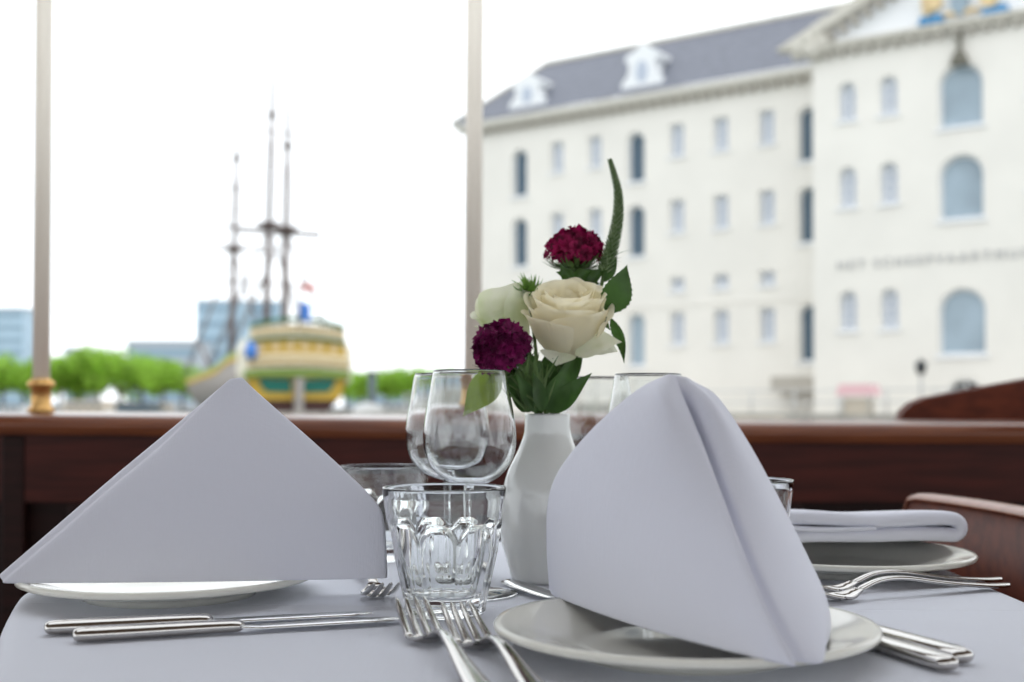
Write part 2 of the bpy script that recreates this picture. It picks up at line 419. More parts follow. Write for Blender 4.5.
# left napkin: wide triangle, front sheet + back sheet joined along the long fold
Lf = [(0, P(237, 374, .885)), (.12, P(209, 397, .880)), (.5, P(117, 472, .868)), (.85, P(31, 546, .862)), (.96, P(4, 569, .862)), (1, P(-5, 577, .862))]
Rt = [(0, P(239, 374, .885)), (.10, P(253, 388, .884)), (.5, P(319, 446, .876)), (.72, P(356, 480, .872)), (.80, P(373, 497, .870)), (.86, P(384, 512, .869)), (.93, P(387.5, 545, .868)), (1, P(388.5, 578.5, .866))]
rows = []
for v_ in [lerp(.022, 1, i/N) for i in range(N)]+[.985, .997, 1]:
    a, b = polyat(Lf, v_), polyat(Rt, v_); g = sstep(v_*2.5); row = []
    spread = .055*v_+.004
    # back sheet (right to left), long fold, then front sheet
    for j in range(11):
        u = j/10; p = b.lerp(a, u)+Vector((-.012*(1-u), spread*(1-.72*u**3), .0)); p.z -= .003*(1-v_)
        row.append(p)
    row.append(a+Vector((.001, .014*g+.004, -.001)))
    row.append(a+Vector((0, .007*g+.003, 0)))
    row.append(a+Vector((.0002, .0050*g+.001, 0)))
    a = a+Vector((.0050, 0, -.0046))*g
    row.append(a+Vector((-.0010, .0048, .0010))*g)
    row.append(a+Vector((-.0004, .0034, .0004))*g)
    row.append(a)
    for j in range(1, 15):
        u = j/14; p = a.lerp(b, u)+Vector((0, -.0045, 0))*math.sin(PI*u)*g; row.append(p)
    rows.append(row)
for row in rows[-1:]:
    pass
np2 = napkin_sheet('folded_napkin', rows)
tag(np2, 'wide triangular white napkin standing on the left plate', 'napkin')
# folded flat napkin on the right plate: thick rolled packet with two layers
def packet(zlo, zhi, x0, x1, y0, y1, seed):
    rows = []; nx = 30
    for i in range(nx+1):
        u = i/nx; x = lerp(x0, x1, u)
        e = min(1, (1-u)/.07) if u > .93 else 1; e = math.sqrt(max(0, 1-(1-e)**2)) if u > .93 else 1
        hh = (zhi-zlo)/2*max(e, .05); zc = (zlo+zhi)/2+.0015*noise.noise(Vector((u*5, seed, 0)))
        ring = []
        for k in range(20):
            a = 2*PI*k/20; ca, sa = math.cos(a), math.sin(a)
            yy = lerp(y0, y1, .5+.5*math.copysign(abs(ca)**.45, ca)*(.98 if e == 1 else .9+.08*e))
            wv = .0012*noise.noise(Vector((u*7, ca*2, seed+3)))
            ring.append(Vector((x, yy, zc+hh*math.copysign(abs(sa)**.55, sa)+wv)))
        ring.append(ring[0]); rows.append(ring)
    return rows
np3 = thing('folded_napkin', 'flat folded white napkin lying across the far right plate', 'napkin', (0, 0, 0))
path = []
for k in range(14): u = k/13; path.append((lerp(.17, .388, u), .0447+.0012*math.sin(u*7)+.002*u*(1-u)))
for k in range(1, 8): a = PI/2-PI*k/8; path.append((.388+.0075*math.cos(a), .0376+.0071*math.sin(a)))
for k in range(14): u = 1-k/13; path.append((lerp(.17, .388, u), .0305-.0010*math.sin(u*6)+.0015*u*(1-u)))
rows = []
for x, z in path:
    dr = -.019*sstep((.245-x)/.05); rows.append([Vector((x, y, TT+z+dr*(1 if z < .035 else .6)-.010*sstep((y-1.07)/.1)+.0008*math.sin(x*60+y*40))) for y in [1.052+.125*j/10 for j in range(11)]])
o = MB().grid(rows).build('folded_cloth', 'napkin', np3); md = o.modifiers.new('sol', 'SOLIDIFY'); md.thickness = .0128; md.offset = 0; subsurf(o, 1)
rows = []
for i in range(13):
    u = i/12; x = .17+.150*u; rows.append([Vector((x, 1.050+.006*(j/4), TT+.0385-.003+.006*j/4*(1-u)+.0012*math.sin(u*7))) for j in range(5)])
o = MB().grid(rows).build('inner_fold', 'napkin', np3); md = o.modifiers.new('sol', 'SOLIDIFY'); md.thickness = .003; subsurf(o, 1)

# ------------------------------------------------------------------ cutlery
def loft(mb, secs, n=14, pw=.8):
    rows = []
    for (y, xc, zc, w_, t) in secs:
        ring = []
        for k in range(n):
            a = 2*PI*k/n; ca, sa = math.cos(a), math.sin(a)
            ring.append(Vector((xc+w_/2*math.copysign(abs(ca)**pw, ca), y, zc+t/2*math.copysign(abs(sa)**pw, sa))))
        rows.append(ring)
    b = len(mb.v); k_ = len(rows)
    v = [p for r in rows for p in r]
    f = [(i*n+j, i*n+(j+1) % n, (i+1)*n+(j+1) % n, (i+1)*n+j) for i in range(k_-1) for j in range(n)]
    f.append(tuple(range(n-1, -1, -1))); f.append(tuple((k_-1)*n+j for j in range(n)))
    return mb.add(v, f)
FZ = [(0, .0026), (.02, .0034), (.06, .0085), (.090, .0142), (.110, .0142), (.126, .0080), (.131, .0052), (.137, .0022), (.144, .0018), (.152, .0032), (.165, .0068), (.180, .0115), (.195, .0168), (.202, .0190)]
FW = [(0, .004), (.0015, .008), (.004, .0110), (.009, .0140), (.02, .0155), (.05, .0120), (.08, .0082), (.11, .0066), (.122, .0074), (.130, .0120), (.136, .0190), (.141, .0238), (.148, .0250)]
def make_fork():
    t = thing('dinner_fork', '', 'fork')
    mb = MB(); loft(mb, [(.127-(.127-s)*1.16, 0, interp_s(FZ, s), interp_s(FW, s), .0036 if s < .12 else lerp(.0036, .0022, (s-.12)/.02)) for s in [0, .0015, .004, .009, .015, .025, .04, .055, .07, .085, .1, .112, .122, .127]])
    o1 = mb.build('handle', 'steel', t); subsurf(o1, 1)
    mb = MB()
    rows = []
    ss = [.1265, .131, .134, .137, .140, .143, .146, .149]
    for s in ss:
        w_ = interp_s(FW, s); z = interp_s(FZ, s)
        top = [Vector((w_/2*(-1+2*j/16), s, z+.0010+.0022*((-1+2*j/16)**2)*min(1, (s-.126)/.012))) for j in range(17)]
        bot = [p-Vector((0, 0, .0019)) for p in reversed(top)]
        rows.append(top+bot+[top[0]])
    mb.grid(rows); n_ = len(rows[0])-1; b0 = 0; mb.f.append(tuple(range(n_))); mb.f.append(tuple(reversed([(len(ss)-1)*(n_+1)+i for i in range(n_)])))
    for k in range(4):
        xc = (k-1.5)*.00675; secs = []
        for s in [.1475, .152, .158, .165, .172, .179, .186, .193, .198, .2005, .202]:
            q = (s-.1475)/.0545; w_ = lerp(.0056, .0036, q) if s < .194 else (.0030 if s < .199 else (.0018 if s < .201 else .0007))
            cr = .0022*((abs(xc)/.0116)**2)*(1-.35*q)
            secs.append((s, xc*(1-.10*q), interp_s(FZ, s)+cr*(1-q), w_, lerp(.0026, .0018, q)))
        loft(mb, secs, 10)
    mb.build('tines', 'steel', t)
    return t
def interp_s(tab, x): return smooth_interp(tab, x)
def make_knife():
    t = thing('table_knife', '', 'knife')
    mb = MB(); secs = []
    W = [(0, .006), (.001, .0115), (.004, .0150), (.01, .0165), (.05, .0150), (.085, .0130), (.098, .0140), (.101, .0115), (.103, .006)]
    T = [(0, .003), (.001, .0065), (.004, .0085), (.01, .0094), (.05, .0088), (.085, .0080), (.098, .0076), (.101, .0060), (.103, .0022)]
    for s in [0, .001, .003, .007, .015, .03, .05, .07, .085, .094, .099, .101, .103]: secs.append((s, 0, .0047, interp_s(W, s), interp_s(T, s)))
    loft(mb, secs, 16, .9); o = mb.build('handle', 'steel', t); 
    mb = MB(); rows = []
    BW = [(.100, .010), (.104, .0125), (.112, .0165), (.14, .0185), (.175, .0190), (.195, .0165), (.203, .0110), (.2065, .0060), (.208, .001)]
    for s in [.100, .103, .107, .112, .12, .135, .15, .165, .18, .19, .197, .202, .2055, .2075, .208]:
        w_ = interp_s(BW, s); xr = .0075; xl = xr-w_ if s < .2 else xr-.004*(s-.2)/.008*1-w_
        xr2 = xr-(0 if s < .19 else ((s-.19)/.018)**2*.006)
        xl2 = xr2-w_*(1 if s < .19 else 1)
        z = .0030+.0012*min(1, (.112-s)/.012) if s < .112 else .0030
        rows.append([Vector((xr2, s, z)), Vector((xr2, s, z+.0010)), Vector((lerp(xr2, xl2, .5), s, z+.0009)), Vector((xl2, s, z+.0003)), Vector((lerp(xr2, xl2, .5), s, z-.0002)), Vector((xr2, s, z-.0003)), Vector((xr2, s, z))])
    mb.grid(rows).build('blade', 'blade', t)
    return t
def place(proto, used, end, tip, label, group, z=TT+.0003):
    o = proto if not used else copy_tree(proto)
    o['label'] = label; o['group'] = group
    dx, dy = tip[0]-end[0], tip[1]-end[1]
    o.location = (end[0], end[1], z); o.rotation_euler = (0, 0, math.atan2(dy, dx)-PI/2); return o
fork = make_fork()
def endfrom(tip, dr, L=.202):
    q = math.hypot(*dr); return (tip[0]-dr[0]/q*L, tip[1]-dr[1]/q*L)
tp = (-.0667, .787); place(fork, False, endfrom(tp, (-.27, 1)), tp, 'fork nearest the tumbler, outer one of the front pair', 'front forks')
tp = (-.0360, .768); place(fork, True, endfrom(tp, (-.27, 1)), tp, 'front fork lying right beside the rim of the front plate', 'front forks')
place(fork, True, (.375, .945), (.375-.2*math.cos(.40), .945-.2*math.sin(.40)), 'nearer of the two forks below the far right plate', 'forks by the right plate')
place(fork, True, (.382, .978), (.382-.2*math.cos(.38), .978-.2*math.sin(.38)), 'farther of the two forks below the far right plate', 'forks by the right plate')
o = place(fork, True, (-.1355, 1.045), (-.0880, .8485), 'fork showing only its tines below the right corner of the triangular napkin', 'left place fork')
o.rotation_euler.x = 0
knife = make_knife()
KL = .208
def kdir(end, ang, L=KL): return (end[0]+L*math.cos(ang), end[1]+L*math.sin(ang))
e = (-.294, .757); place(knife, False, e, kdir(e, .305), 'left knife lying closer to the left plate', 'pair of knives before the left plate')
e = (-.2675, .733); place(knife, True, e, kdir(e, .325), 'left knife lying nearer the front edge of the table', 'pair of knives before the left plate')
e = (.2518, .667); place(knife, True, e, kdir(e, PI/2+.335), 'outer knife at the right of the front plate, handle farther from the rim', 'pair of knives right of the front plate')
e = (.2365, .648); place(knife, True, e, kdir(e, PI/2+.335), 'inner knife at the right of the front plate, handle closest to the rim', 'pair of knives right of the front plate')
e = (.076, .785); place(knife, True, e, kdir(e, PI/2+.40), 'knife behind the front plate with only its tip showing by the vase', 'knife by the vase')

# ------------------------------------------------------------------ glasses
def make_tumbler(x, y, label, rot=0.):
    H = .088; npan = 9
    po = [(.0005, .0015), (.020, .0012), (.0250, 0), (.0278, .0006), (.0290, .003), (.0300, .010), (.0345, .030), (.0376, .045), (.0388, .058), (.0400, .068), (.0418, .080), (.0425, .0860), (.0426, .0870), (.0422, .0880), (.0414, .0881), (.0408, .0874), (.0406, .0862)]
    pi = [(.0400, .083), (.0384, .070), (.0366, .056), (.0345, .042), (.0305, .026), (.0265, .0150), (.0200, .0125), (.0005, .0118)]
    outp = po[:4]+smooth_prof(po[4:12], 44)+po[12:]
    inp = smooth_prof(pi, 40)
    nout = len(outp)
    def rf(r, z, a, i):
        if r < .026 or i >= nout: 
            return r
        q = (a/(2*PI)*npan) % 1.0-.5                       # position across the panel
        poly = math.cos(PI/npan)/math.cos(q*2*PI/npan)
        top = .064-.050*max(0, abs(q)-.18)**1.35            # arch top of each panel
        k = 1-sstep((z-(top-.004))/.004)
        k *= sstep((z-.002)/.004)
        return r*lerp(1.0, lerp(poly, 1, -.25), k)+.0006*(1-k)*(1 if z > .03 else 0)
    o = MB().lathe(outp+inp, npan*20, rf=rf).build('water_tumbler', 'glass', loc=(x, y, TT+.0003)); o.rotation_euler.z = rot
    return tag(o, label, 'glass', 'faceted glass tumblers')
make_tumbler(-.0470, .836, 'clear faceted tumbler in front, its rim before the wine glass bowls', .12)
make_tumbler(-.121, 1.135, 'clear faceted tumbler half hidden behind the triangular napkin', .4)
make_tumbler(.173, .925, 'clear faceted tumbler half hidden behind the tall tented napkin', .2)

def make_wine():
    t = thing('wine_glass', '', 'wine glass')
    H = .172
    bo = [(.0035, .082), (.010, .0835), (.020, .088), (.029, .0965), (.0345, .108), (.0358, .118), (.0350, .131), (.0320, .149), (.0285, .1685), (.0280, .1715)]
    th = .0009
    outp = smooth_prof(bo, 40); outp = outp[:-1]+[(.02806, .1700), (.02800, .1710), (.0280, .1714)]; inn = [(max(r-(lerp(.0012, .0005, (z-.09)/.08) if z > .09 else .0013), .0004), z+(.0002 if z > .1 else lerp(.0016, .0002, (z-.082)/.018))) for r, z in reversed(outp[3:])]
    inn[0] = (inn[0][0], .1712)
    prof = [(.0005, .080), (.0030, .0805)]+outp+[(.0278, .1717), (.0276, .1716)]+inn+[(.0004, .0846)]
    MB().lathe(prof, 72).build('bowl', 'glass', t)
    st = [(.0005, .0040), (.0065, .0045), (.0042, .010), (.0035, .020), (.0033, .050), (.0035, .072), (.0042, .0798), (.0005, .0799)]
    MB().lathe([st[0]]+smooth_prof(st[1:7], 26)+[st[7]], 32).build('stem', 'glass', t)
    ft = [(.0005, .0001), (.0345, 0), (.0368, .0005), (.0372, .0011), (.0360, .0017), (.028, .0021), (.012, .0032), (.0006, .0039)]
    MB().lathe(ft, 72).build('foot', 'glass', t)
    return t
wg = make_wine()
W = [((-.0325, .922), 'wine glass directly behind the front tumbler, nearest of all'),
     ((-.054, 1.012), 'wine glass peeking out left behind the nearest wine glass'),
     ((.1155, 1.02), 'wine glass behind the peak of the tall tented napkin'),
     ((.080, 1.125), 'faint wine glass just right of the vase neck, farther back')]
for i, ((x, y), lb) in enumerate(W):
    o = wg if i == 0 else copy_tree(wg)
    o.location = (x, y, TT+.0004); o['label'] = lb; o['group'] = 'stemmed wine glasses'
# vase
VX, VY = .0295, .998
vo = [(.0005, 0), (.028, 0), (.0300, .0015), (.0310, .005), (.0345, .018), (.0387, .034), (.0396, .054), (.0376, .0745), (.0324, .092), (.0245, .108), (.0200, .120), (.0190, .128), (.0189, .1365), (.0186, .1380), (.0172, .1382)]
vi = [(.0165, .134), (.0168, .120), (.021, .108), (.029, .092), (.0345, .0745), (.036, .054), (.034, .030), (.029, .008), (.0005, .007)]
vz = MB().lathe(vo[:3]+smooth_prof(vo[3:12], 50)+vo[12:]+smooth_prof(vi, 30), 72).build('vase', 'vase', loc=(VX, VY, TT+.0002))
tag(vz, 'white ceramic bottle vase holding the bouquet', 'vase')

# ------------------------------------------------------------------ flowers
MOUTH = Vector((VX, VY, TT+.137))
def stem_to(p, i, parent, r=.0016, name='stem', via=None):
    a = i*1.7; q = MOUTH+Vector((math.cos(a)*.009, math.sin(a)*.009, 0)); bot = MOUTH+Vector((-math.cos(a)*.018, -math.sin(a)*.018, -.105))
    p = Vector(p); tb = [(0, bot), (.45, q), (.75, q.lerp(p, .5)+Vector((0, 0, 0))), (1, p)]
    tb[2] = (.75, q.lerp(p, .55)+Vector((q.x-p.x, q.y-p.y, 0))*.12)
    if via is not None: tb[2] = (.75, Vector(via))
    MB().tube([smooth_interp(tb, k/20) for k in range(21)], r, 8).build(name, 'stem', parent)
def leafmesh(mb, a, b, width, up=(0, -1, 0), bend=.1, fold=.25, serr=0., twist=0.):
    a, b, up = Vector(a), Vector(b), Vector(up); ax = b-a; L = ax.length; t = ax.normalized()
    side = t.cross(up).normalized(); nn = side.cross(t).normalized(); rows = []
    K = 22 if serr else 12
    for i in range(K+1):
        s = i/K; w_ = width/2*(math.sin(PI*s**.72)**1.15 if 0 < s < 1 else 0)+.0002
        if serr and i % 2: w_ *= 1+serr
        c = a+ax*s+nn*bend*L*math.sin(PI*s)
        an = twist*s; sd = side*math.cos(an)+nn*math.sin(an); n2 = nn*math.cos(an)-side*math.sin(an)
        rows.append([c+sd*(w_*q)+n2*(fold*w_*abs(q)) for q in (-1, -.5, 0, .5, 1)])
    mb.grid(rows); return mb
def solid(o, t=.0004):
    md = o.modifiers.new('sol', 'SOLIDIFY'); md.thickness = t; md.offset = 0; return o
def rose_mesh(R, H, npet, seed):
    rnd = random.Random(seed); mb = MB()
    for k in range(npet):
        L = (k/(npet-1)); th = k*2.39996+rnd.uniform(-.2, .2)
        Rm = R*(.10+.80*L**.8); Hm = H*(.66+.14*math.sin(L*2.6)-.13*L**2.5)
        phi = lerp(1.25, .88, L)+rnd.uniform(-.08, .08); curl = (.02+.16*L**1.3)*R*rnd.uniform(.8, 1.3); ph = rnd.uniform(0, 6)
        rows = []; NV, NU = 12, 12
        for i in range(NV+1):
            v_ = i/NV; row = []
            for j in range(NU+1):
                u = -1+2*j/NU
                wid = math.sin(min(1, v_*1.35)*PI/2)**.6
                ang = th+phi*u*max(.15, wid)
                vv = v_*(1-.16*abs(u)**2.5*(1-.2*L))
                r = .06*R+(Rm-.06*R)*math.sin(min(1, vv*1.12)*PI/2)**.72
                if vv > .72: r += curl*((vv-.72)/.28)**1.8
                r *= 1-.05*(1-u*u)+.07*u*(1-L*.6)
                h = Hm*vv**(.85+.35*L)
                if vv > .8: h -= curl*.55*((vv-.8)/.2)**2
                wv = R*.045*(math.sin(u*4.2+ph)+.5*math.sin(u*9+ph*2))*v_**2*(.35+L)
                r += wv; h += wv*.6*math.cos(u*3+ph)
                row.append(Vector((r*math.cos(ang), r*math.sin(ang), h)))
            rows.append(row)
        mb.grid(rows)
    return mb
def orient(mb, axis, origin, spin=0):
    z = Vector(axis).normalized(); x = Vector((1, 0, 0)); x = (x-z*x.dot(z)).normalized(); y = z.cross(x)
    c, s = math.cos(spin), math.sin(spin); o = Vector(origin)
    mb.v = [o+(x*(p.x*c-p.y*s)+y*(p.x*s+p.y*c)+z*p.z) for p in mb.v]; return mb
G = 'cut flowers in the vase'
# main rose
rc = P(569, 343, .985)+Vector((0, 0.016, 0))
t = thing('white_rose', 'large creamy white rose in full bloom at the bouquet centre', 'flower', MOUTH, group=G); T0 = t
def rel(mb): mb.v = [p-MOUTH for p in mb.v]; return mb
mb = orient(rose_mesh(.0385, .085, 27, 3), (-.02, -.46, .88), rc+Vector((0, .012, -.012)), .4)
o = rel(mb).build('bloom', 'rose', t); subsurf(o, 1)
mb = MB()
for (a, b, w_) in (((575, 355), (622, 342), .034), ((560, 352), (556, 366), .030), ((592, 350), (618, 352), .024)):
    leafmesh(mb, P(*a, .985), P(*b, .98), w_, up=(0, -.7, .7), bend=.12, fold=.3)
o = rel(mb).build('outer_petals', 'rosegreen', t)
def stems(t, p, i, r=.0016, via=None):
    n0 = len(bpy.data.objects); stem_to(p, i, None, r, via=via); s = [o for o in COL.objects if o.name.startswith('stem') and o.parent is None][-1]
    me = s.data
    for q in me.vertices: q.co -= MOUTH
    s.parent = t
stems(t, rc+Vector((0, .010, -.010)), 1, .0022)
mb = MB()
for (a, b, w_) in (((608, 314), (627, 265), .024),): leafmesh(mb, P(*a, 1.0), P(*b, .995), w_, up=(.15, -.95, .1), bend=.08, fold=.3, serr=.09)
leafmesh(mb, P(611, 318, 1.0), P(624, 363, 1.0), .011, up=(-.7, -.6, .3), bend=-.16, fold=.5, serr=.09)
leafmesh(mb, P(596, 312, 1.0), P(610, 330, .995), .008, up=(0, -1, 0), bend=.1, fold=.3, serr=.09)
o = rel(mb).build('leaf', 'leaf', t)
# left bud rose, turned away
t = thing('white_rose', 'pale greenish white rose at the left edge of the bouquet, half hidden', 'flower', MOUTH, group=G)
lc = P(510, 330, 1.03)
mb = orient(rose_mesh(.027, .046, 18, 11), (-.35, -.35, .85), lc+Vector((0, 0, -.006)), 1.0)
o = rel(mb).build('bloom', 'rosegreen', t); subsurf(o, 1)
mb = MB()
def patch(c00, c10, c01, c11, d, bow, seed=0):
    rows = []
    for i in range(11):
        v_ = i/10; row = []
        for j in range(11):
            u = j/10; px = lerp(lerp(c00[0], c10[0], u), lerp(c01[0], c11[0], u), v_)-5*(math.sin(PI*v_)*(1-u)); rw = lerp(lerp(c00[1], c10[1], u), lerp(c01[1], c11[1], u), v_)
            rw -= 2.5*math.sin(PI*u)*v_+1.2*math.sin(u*9+seed)*v_**3; lip = .006*max(0, v_-.8)/.2
            row.append(P(px, rw, d-bow*math.sin(PI*u)*math.sin(PI*(.15+.7*v_))+lip))
        rows.append(row)
    mb.grid(rows)
patch((492, 338), (522, 340), (478, 294), (523, 283), 1.012, .014); patch((486, 332), (512, 340), (476, 300), (500, 288), 1.022, .012, 2); patch((505, 340), (530, 338), (500, 296), (528, 290), 1.004, .010, 4)
o = rel(mb).build('outer_petals', 'rosegreen', t); subsurf(o, 1)
stems(t, lc, 2, .002)
# sweet william heads
def floret(mb, c, nrm, r, rnd):
    z = nrm.normalized(); x = z.orthogonal().normalized(); y = z.cross(x); sp = rnd.uniform(0, 6)
    for k in range(5):
        a0 = sp+k*2*PI/5; rows = []
        for i in range(4):
            rr = r*(.08+.92*i/3); row = []
            for j in range(7):
                u = -1+2*j/6; a = a0+u*.62*(i/3*.8+.35)
                zz = .35*r*(i/3)**2*(.2+.8*rnd.random() if i == 3 else .6)-.1*r*abs(u)
                q = rr*(1+(.13*(-1)**j if i == 3 else 0))*(1-.12*u*u)
                row.append(c+x*math.cos(a)*q+y*math.sin(a)*q+z*zz)
            rows.append(row)
        mb.grid(rows)
def sweet_william(label, cpx, d, wx, hz, axis, nf, m, seed, idx, fr=.0085, via=None):
    rnd = random.Random(seed); c = P(*cpx, d); t = thing('sweet_william', label, 'flower', MOUTH, group=G)
    mb = MB(); ax = Vector(axis).normalized(); x = Vector((1, 0, 0)); x = (x-ax*x.dot(ax)).normalized(); y = ax.cross(x)
    for k in range(nf):
        q = (k+.5)/nf; th = math.acos(1-1.05*q); ph = k*2.39996
        n_ = x*math.sin(th)*math.cos(ph)+y*math.sin(th)*math.sin(ph)+ax*math.cos(th)
        p = c+(x*math.cos(ph)+y*math.sin(ph))*math.sin(th)*wx*rnd.uniform(.85, 1.0)+ax*math.cos(th)*hz*rnd.uniform(.85, 1.05)
        floret(mb, p, n_+Vector((rnd.uniform(-.4, .4), rnd.uniform(-.4, .4), rnd.uniform(-.3, .3))), fr*rnd.uniform(.8, 1.15), rnd)
    cr = MB(); cr.lathe([(.001, -.6), (.6, -.5), (.9, -.1), (.85, .3), (.5, .68), (.001, .82)], 16); cr.v = [c+x*(p.x*wx*.86)+y*(p.y*wx*.86)+ax*(p.z*hz) for p in cr.v]
    b0 = len(mb.v); mb.v += cr.v; mb.f += [tuple(i+b0 for i in q) for q in cr.f]
    o = rel(mb).build('flower_head', m, t)
    mb = MB()
    for k in range(70):
        a = k*2.4; ro = wx*rnd.uniform(.75, 1.35); dn = rnd.uniform(-.3, .25)*hz
        p0 = c-ax*hz*.75; p1 = c+(x*math.cos(a)+y*math.sin(a))*ro+ax*(dn-hz*.25)
        leafmesh(mb, p0, p1, .0034, up=ax, bend=-.12, fold=.3)
    for k in range(26):
        a = k*2.4+1; ro = wx*rnd.uniform(.3, .9)
        mb.tube([c-ax*hz*.9, c+(x*math.cos(a)+y*math.sin(a))*ro-ax*hz*.1], .0011, 5)
    rel(mb).build('bracts', 'stem', t)
    stems(t, c-ax*hz*.8, idx, .0019, via)
    return t
sweet_william('crimson sweet william dome standing highest above the white rose', (575, 253), 1.045, .0225, .0182, (.02, -.10, 1), 46, 'purple', 5, 3, .0092, P(568, 330, 1.050))
sweet_william('plum purple sweet william cluster at lower left of the bouquet', (503, 351), .965, .0210, .0205, (-.35, -.50, .80), 60, 'purple2', 9, 4, .0092)
# green fluffy ball
t = thing('green_dianthus', 'bright green bristly pompom flower left of the large white rose', 'flower', MOUTH, group=G)
rnd = random.Random(3); mb = MB(); gc = P(529, 296, 1.015)
for k in range(230):
    z = 1-1.6*(k+.5)/230; a = k*2.39996; r = math.sqrt(1-z*z); n_ = Vector((r*math.cos(a), r*math.sin(a), z)); L = rnd.uniform(.012, .021)
    leafmesh(mb, gc+n_*.003, gc+n_*L+Vector((rnd.uniform(-.003, .003), 0, rnd.uniform(-.002, .002))), .0016, up=n_.orthogonal(), bend=.1, fold=.2)
rel(mb).build('flower_head', 'fluff', t); stems(t, gc, 5, .0015)
# speedwell spike
t = thing('speedwell_spike', 'tall curved green speedwell spike rising above every other flower', 'flower', MOUTH, group=G)
tab = [(0, P(604, 272, 1.03)), (.2, P(611, 250, 1.03)), (.45, P(617.5, 220, 1.03)), (.7, P(618, 192, 1.03)), (.88, P(613.5, 172, 1.03)), (1, P(610, 160, 1.03))]
cl = [smooth_interp(tab, i/40) for i in range(41)]; rad = [lerp(.0052, .0010, (i/40)**1.6) for i in range(41)]
mb = MB(); mb.tube(cl, [r*.75 for r in rad], 10); rel(mb).build('core', 'leaf', t); mb = MB()
for k in range(400):
    s = (k+.5)/400; i = min(39, int(s*40)); p = cl[i].lerp(cl[i+1], s*40-i); tg = (cl[i+1]-cl[i]).normalized(); x = tg.orthogonal().normalized(); y = tg.cross(x)
    a = k*2.39996; n_ = x*math.cos(a)+y*math.sin(a); r = interp([(j/40, rad[j]) for j in range(41)], s)
    L = lerp(.0042, .0020, s); c = p+n_*r*.75; tip = c+n_*L*.9+tg*L*.9; wd = lerp(.0012, .0006, s); q = tg.cross(n_)
    mb.add([c-q*wd, c+tg*wd, c+q*wd, c-tg*wd, c.lerp(tip, .55)-q*wd*1.1, c.lerp(tip, .55)+tg*wd, c.lerp(tip, .55)+q*wd*1.1, c.lerp(tip, .55)-tg*wd*.6, tip],
           [(0, 1, 5, 4), (1, 2, 6, 5), (2, 3, 7, 6), (3, 0, 4, 7), (4, 5, 8), (5, 6, 8), (6, 7, 8), (7, 4, 8)])
rel(mb).build('flower_spike', 'spike', t)
mb = MB()
for k in range(14):
    a = k*2.4; s = rnd.uniform(0, .2); p = smooth_interp(tab, s)
    leafmesh(mb, p, p+Vector((math.cos(a)*.014, math.sin(a)*.010, rnd.uniform(-.002, .010))), .003, up=(0, 0, 1), bend=.1)
leafmesh(mb, P(606, 268, 1.03), P(632, 250, 1.025), .0026, up=(0, -.3, 1), bend=.15)
leafmesh(mb, P(604, 282, 1.03), P(617, 256, 1.03), .008, up=(.3, -1, 0), bend=.1, serr=.1)
rel(mb).build('leaf', 'leaf', t); stems(t, tab[0][1], 6, .0016, P(590, 335, 1.045))
# foliage sprigs
def sprig(label, leaves, m, idx, top, via=None):
    t = thing('leafy_sprig', label, 'foliage', MOUTH, group='leafy sprigs in the vase')
    for (a, b, w_, d0, d1, bd, sr) in leaves:
        o = rel(leafmesh(MB(), P(*a, d0), P(*b, d1), w_, up=(.1, -.95, .3), bend=bd, fold=.35, serr=sr)).build('leaf', m, t)
    stems(t, P(*top), idx, .0016, via); return t
sprig('yellow green leaf hanging low at the left, seen through the wine glass', [((503, 372), (463, 417), .026, .985, .985, .15, .0), ((505, 372), (486, 385), .012, .98, .975, .1, 0)], 'leafyel', 7, (503, 375, .99))
sprig('large green leaves arching right beneath the white rose', [((552, 412), (592, 373), .017, .985, .97, .12, 0), ((548, 413), (572, 362), .020, .98, .975, .12, 0), ((545, 410), (553, 358), .020, .99, .98, -.1, 0), ((556, 404), (578, 350), .018, 1.0, 1.0, .1, 0), ((560, 390), (584, 345), .016, 1.01, 1.01, .1, 0)], 'leaf', 8, (560, 360, .995))
sprig('dark crowded leaves at the vase mouth below the purple cluster', [((530, 412), (505, 375), .018, .985, .975, .1, 0), ((536, 413), (522, 366), .020, .975, .97, .1, 0), ((540, 412), (540, 360), .020, .985, .975, .1, 0), ((528, 410), (512, 392), .014, .98, .97, .1, 0), ((534, 405), (500, 362), .024, 1.01, 1.01, .1, 0), ((540, 405), (528, 350), .026, 1.01, 1.01, .1, 0), ((545, 405), (548, 350), .026, 1.012, 1.012, .1, 0), ((533, 408), (515, 372), .012, .965, .955, .1, 0), ((543, 412), (533, 372), .012, .96, .955, .1, 0), ((553, 408), (566, 350), .022, 1.015, 1.015, .1, 0)], 'leaf', 9, (530, 370, .995))
sprig('small leaves between the crimson dome and the white rose', [((572, 282), (600, 284), .014, 1.035, 1.03, .1, 0), ((574, 280), (556, 272), .012, 1.035, 1.03, .1, 0), ((575, 280), (592, 270), .012, 1.035, 1.03, .15, 0), ((568, 282), (560, 265), .010, 1.035, 1.03, .1, 0), ((585, 285), (606, 268), .011, 1.035, 1.03, .1, 0)], 'leaf', 10, (574, 284, 1.04), P(570, 340, 1.045))
# thin needle leaves below the plum cluster
t = thing('needle_sprig', 'fine reddish green needle leaves spraying below the plum cluster', 'foliage', MOUTH, group='leafy sprigs in the vase')
mb = MB()
for k in range(60):
    a = P(rnd.uniform(520, 545), rnd.uniform(380, 412), .965); an = rnd.uniform(-1.0, .5)
    leafmesh(mb, a, a+Vector((math.sin(an)*rnd.uniform(.015, .034), rnd.uniform(-.012, .01), math.cos(an)*.026)), .0016, up=(0, -1, 0), bend=rnd.uniform(-.2, .2), fold=.1)
rel(mb).build('needles', 'stem', t); stems(t, P(528, 378, .985), 11, .0013)

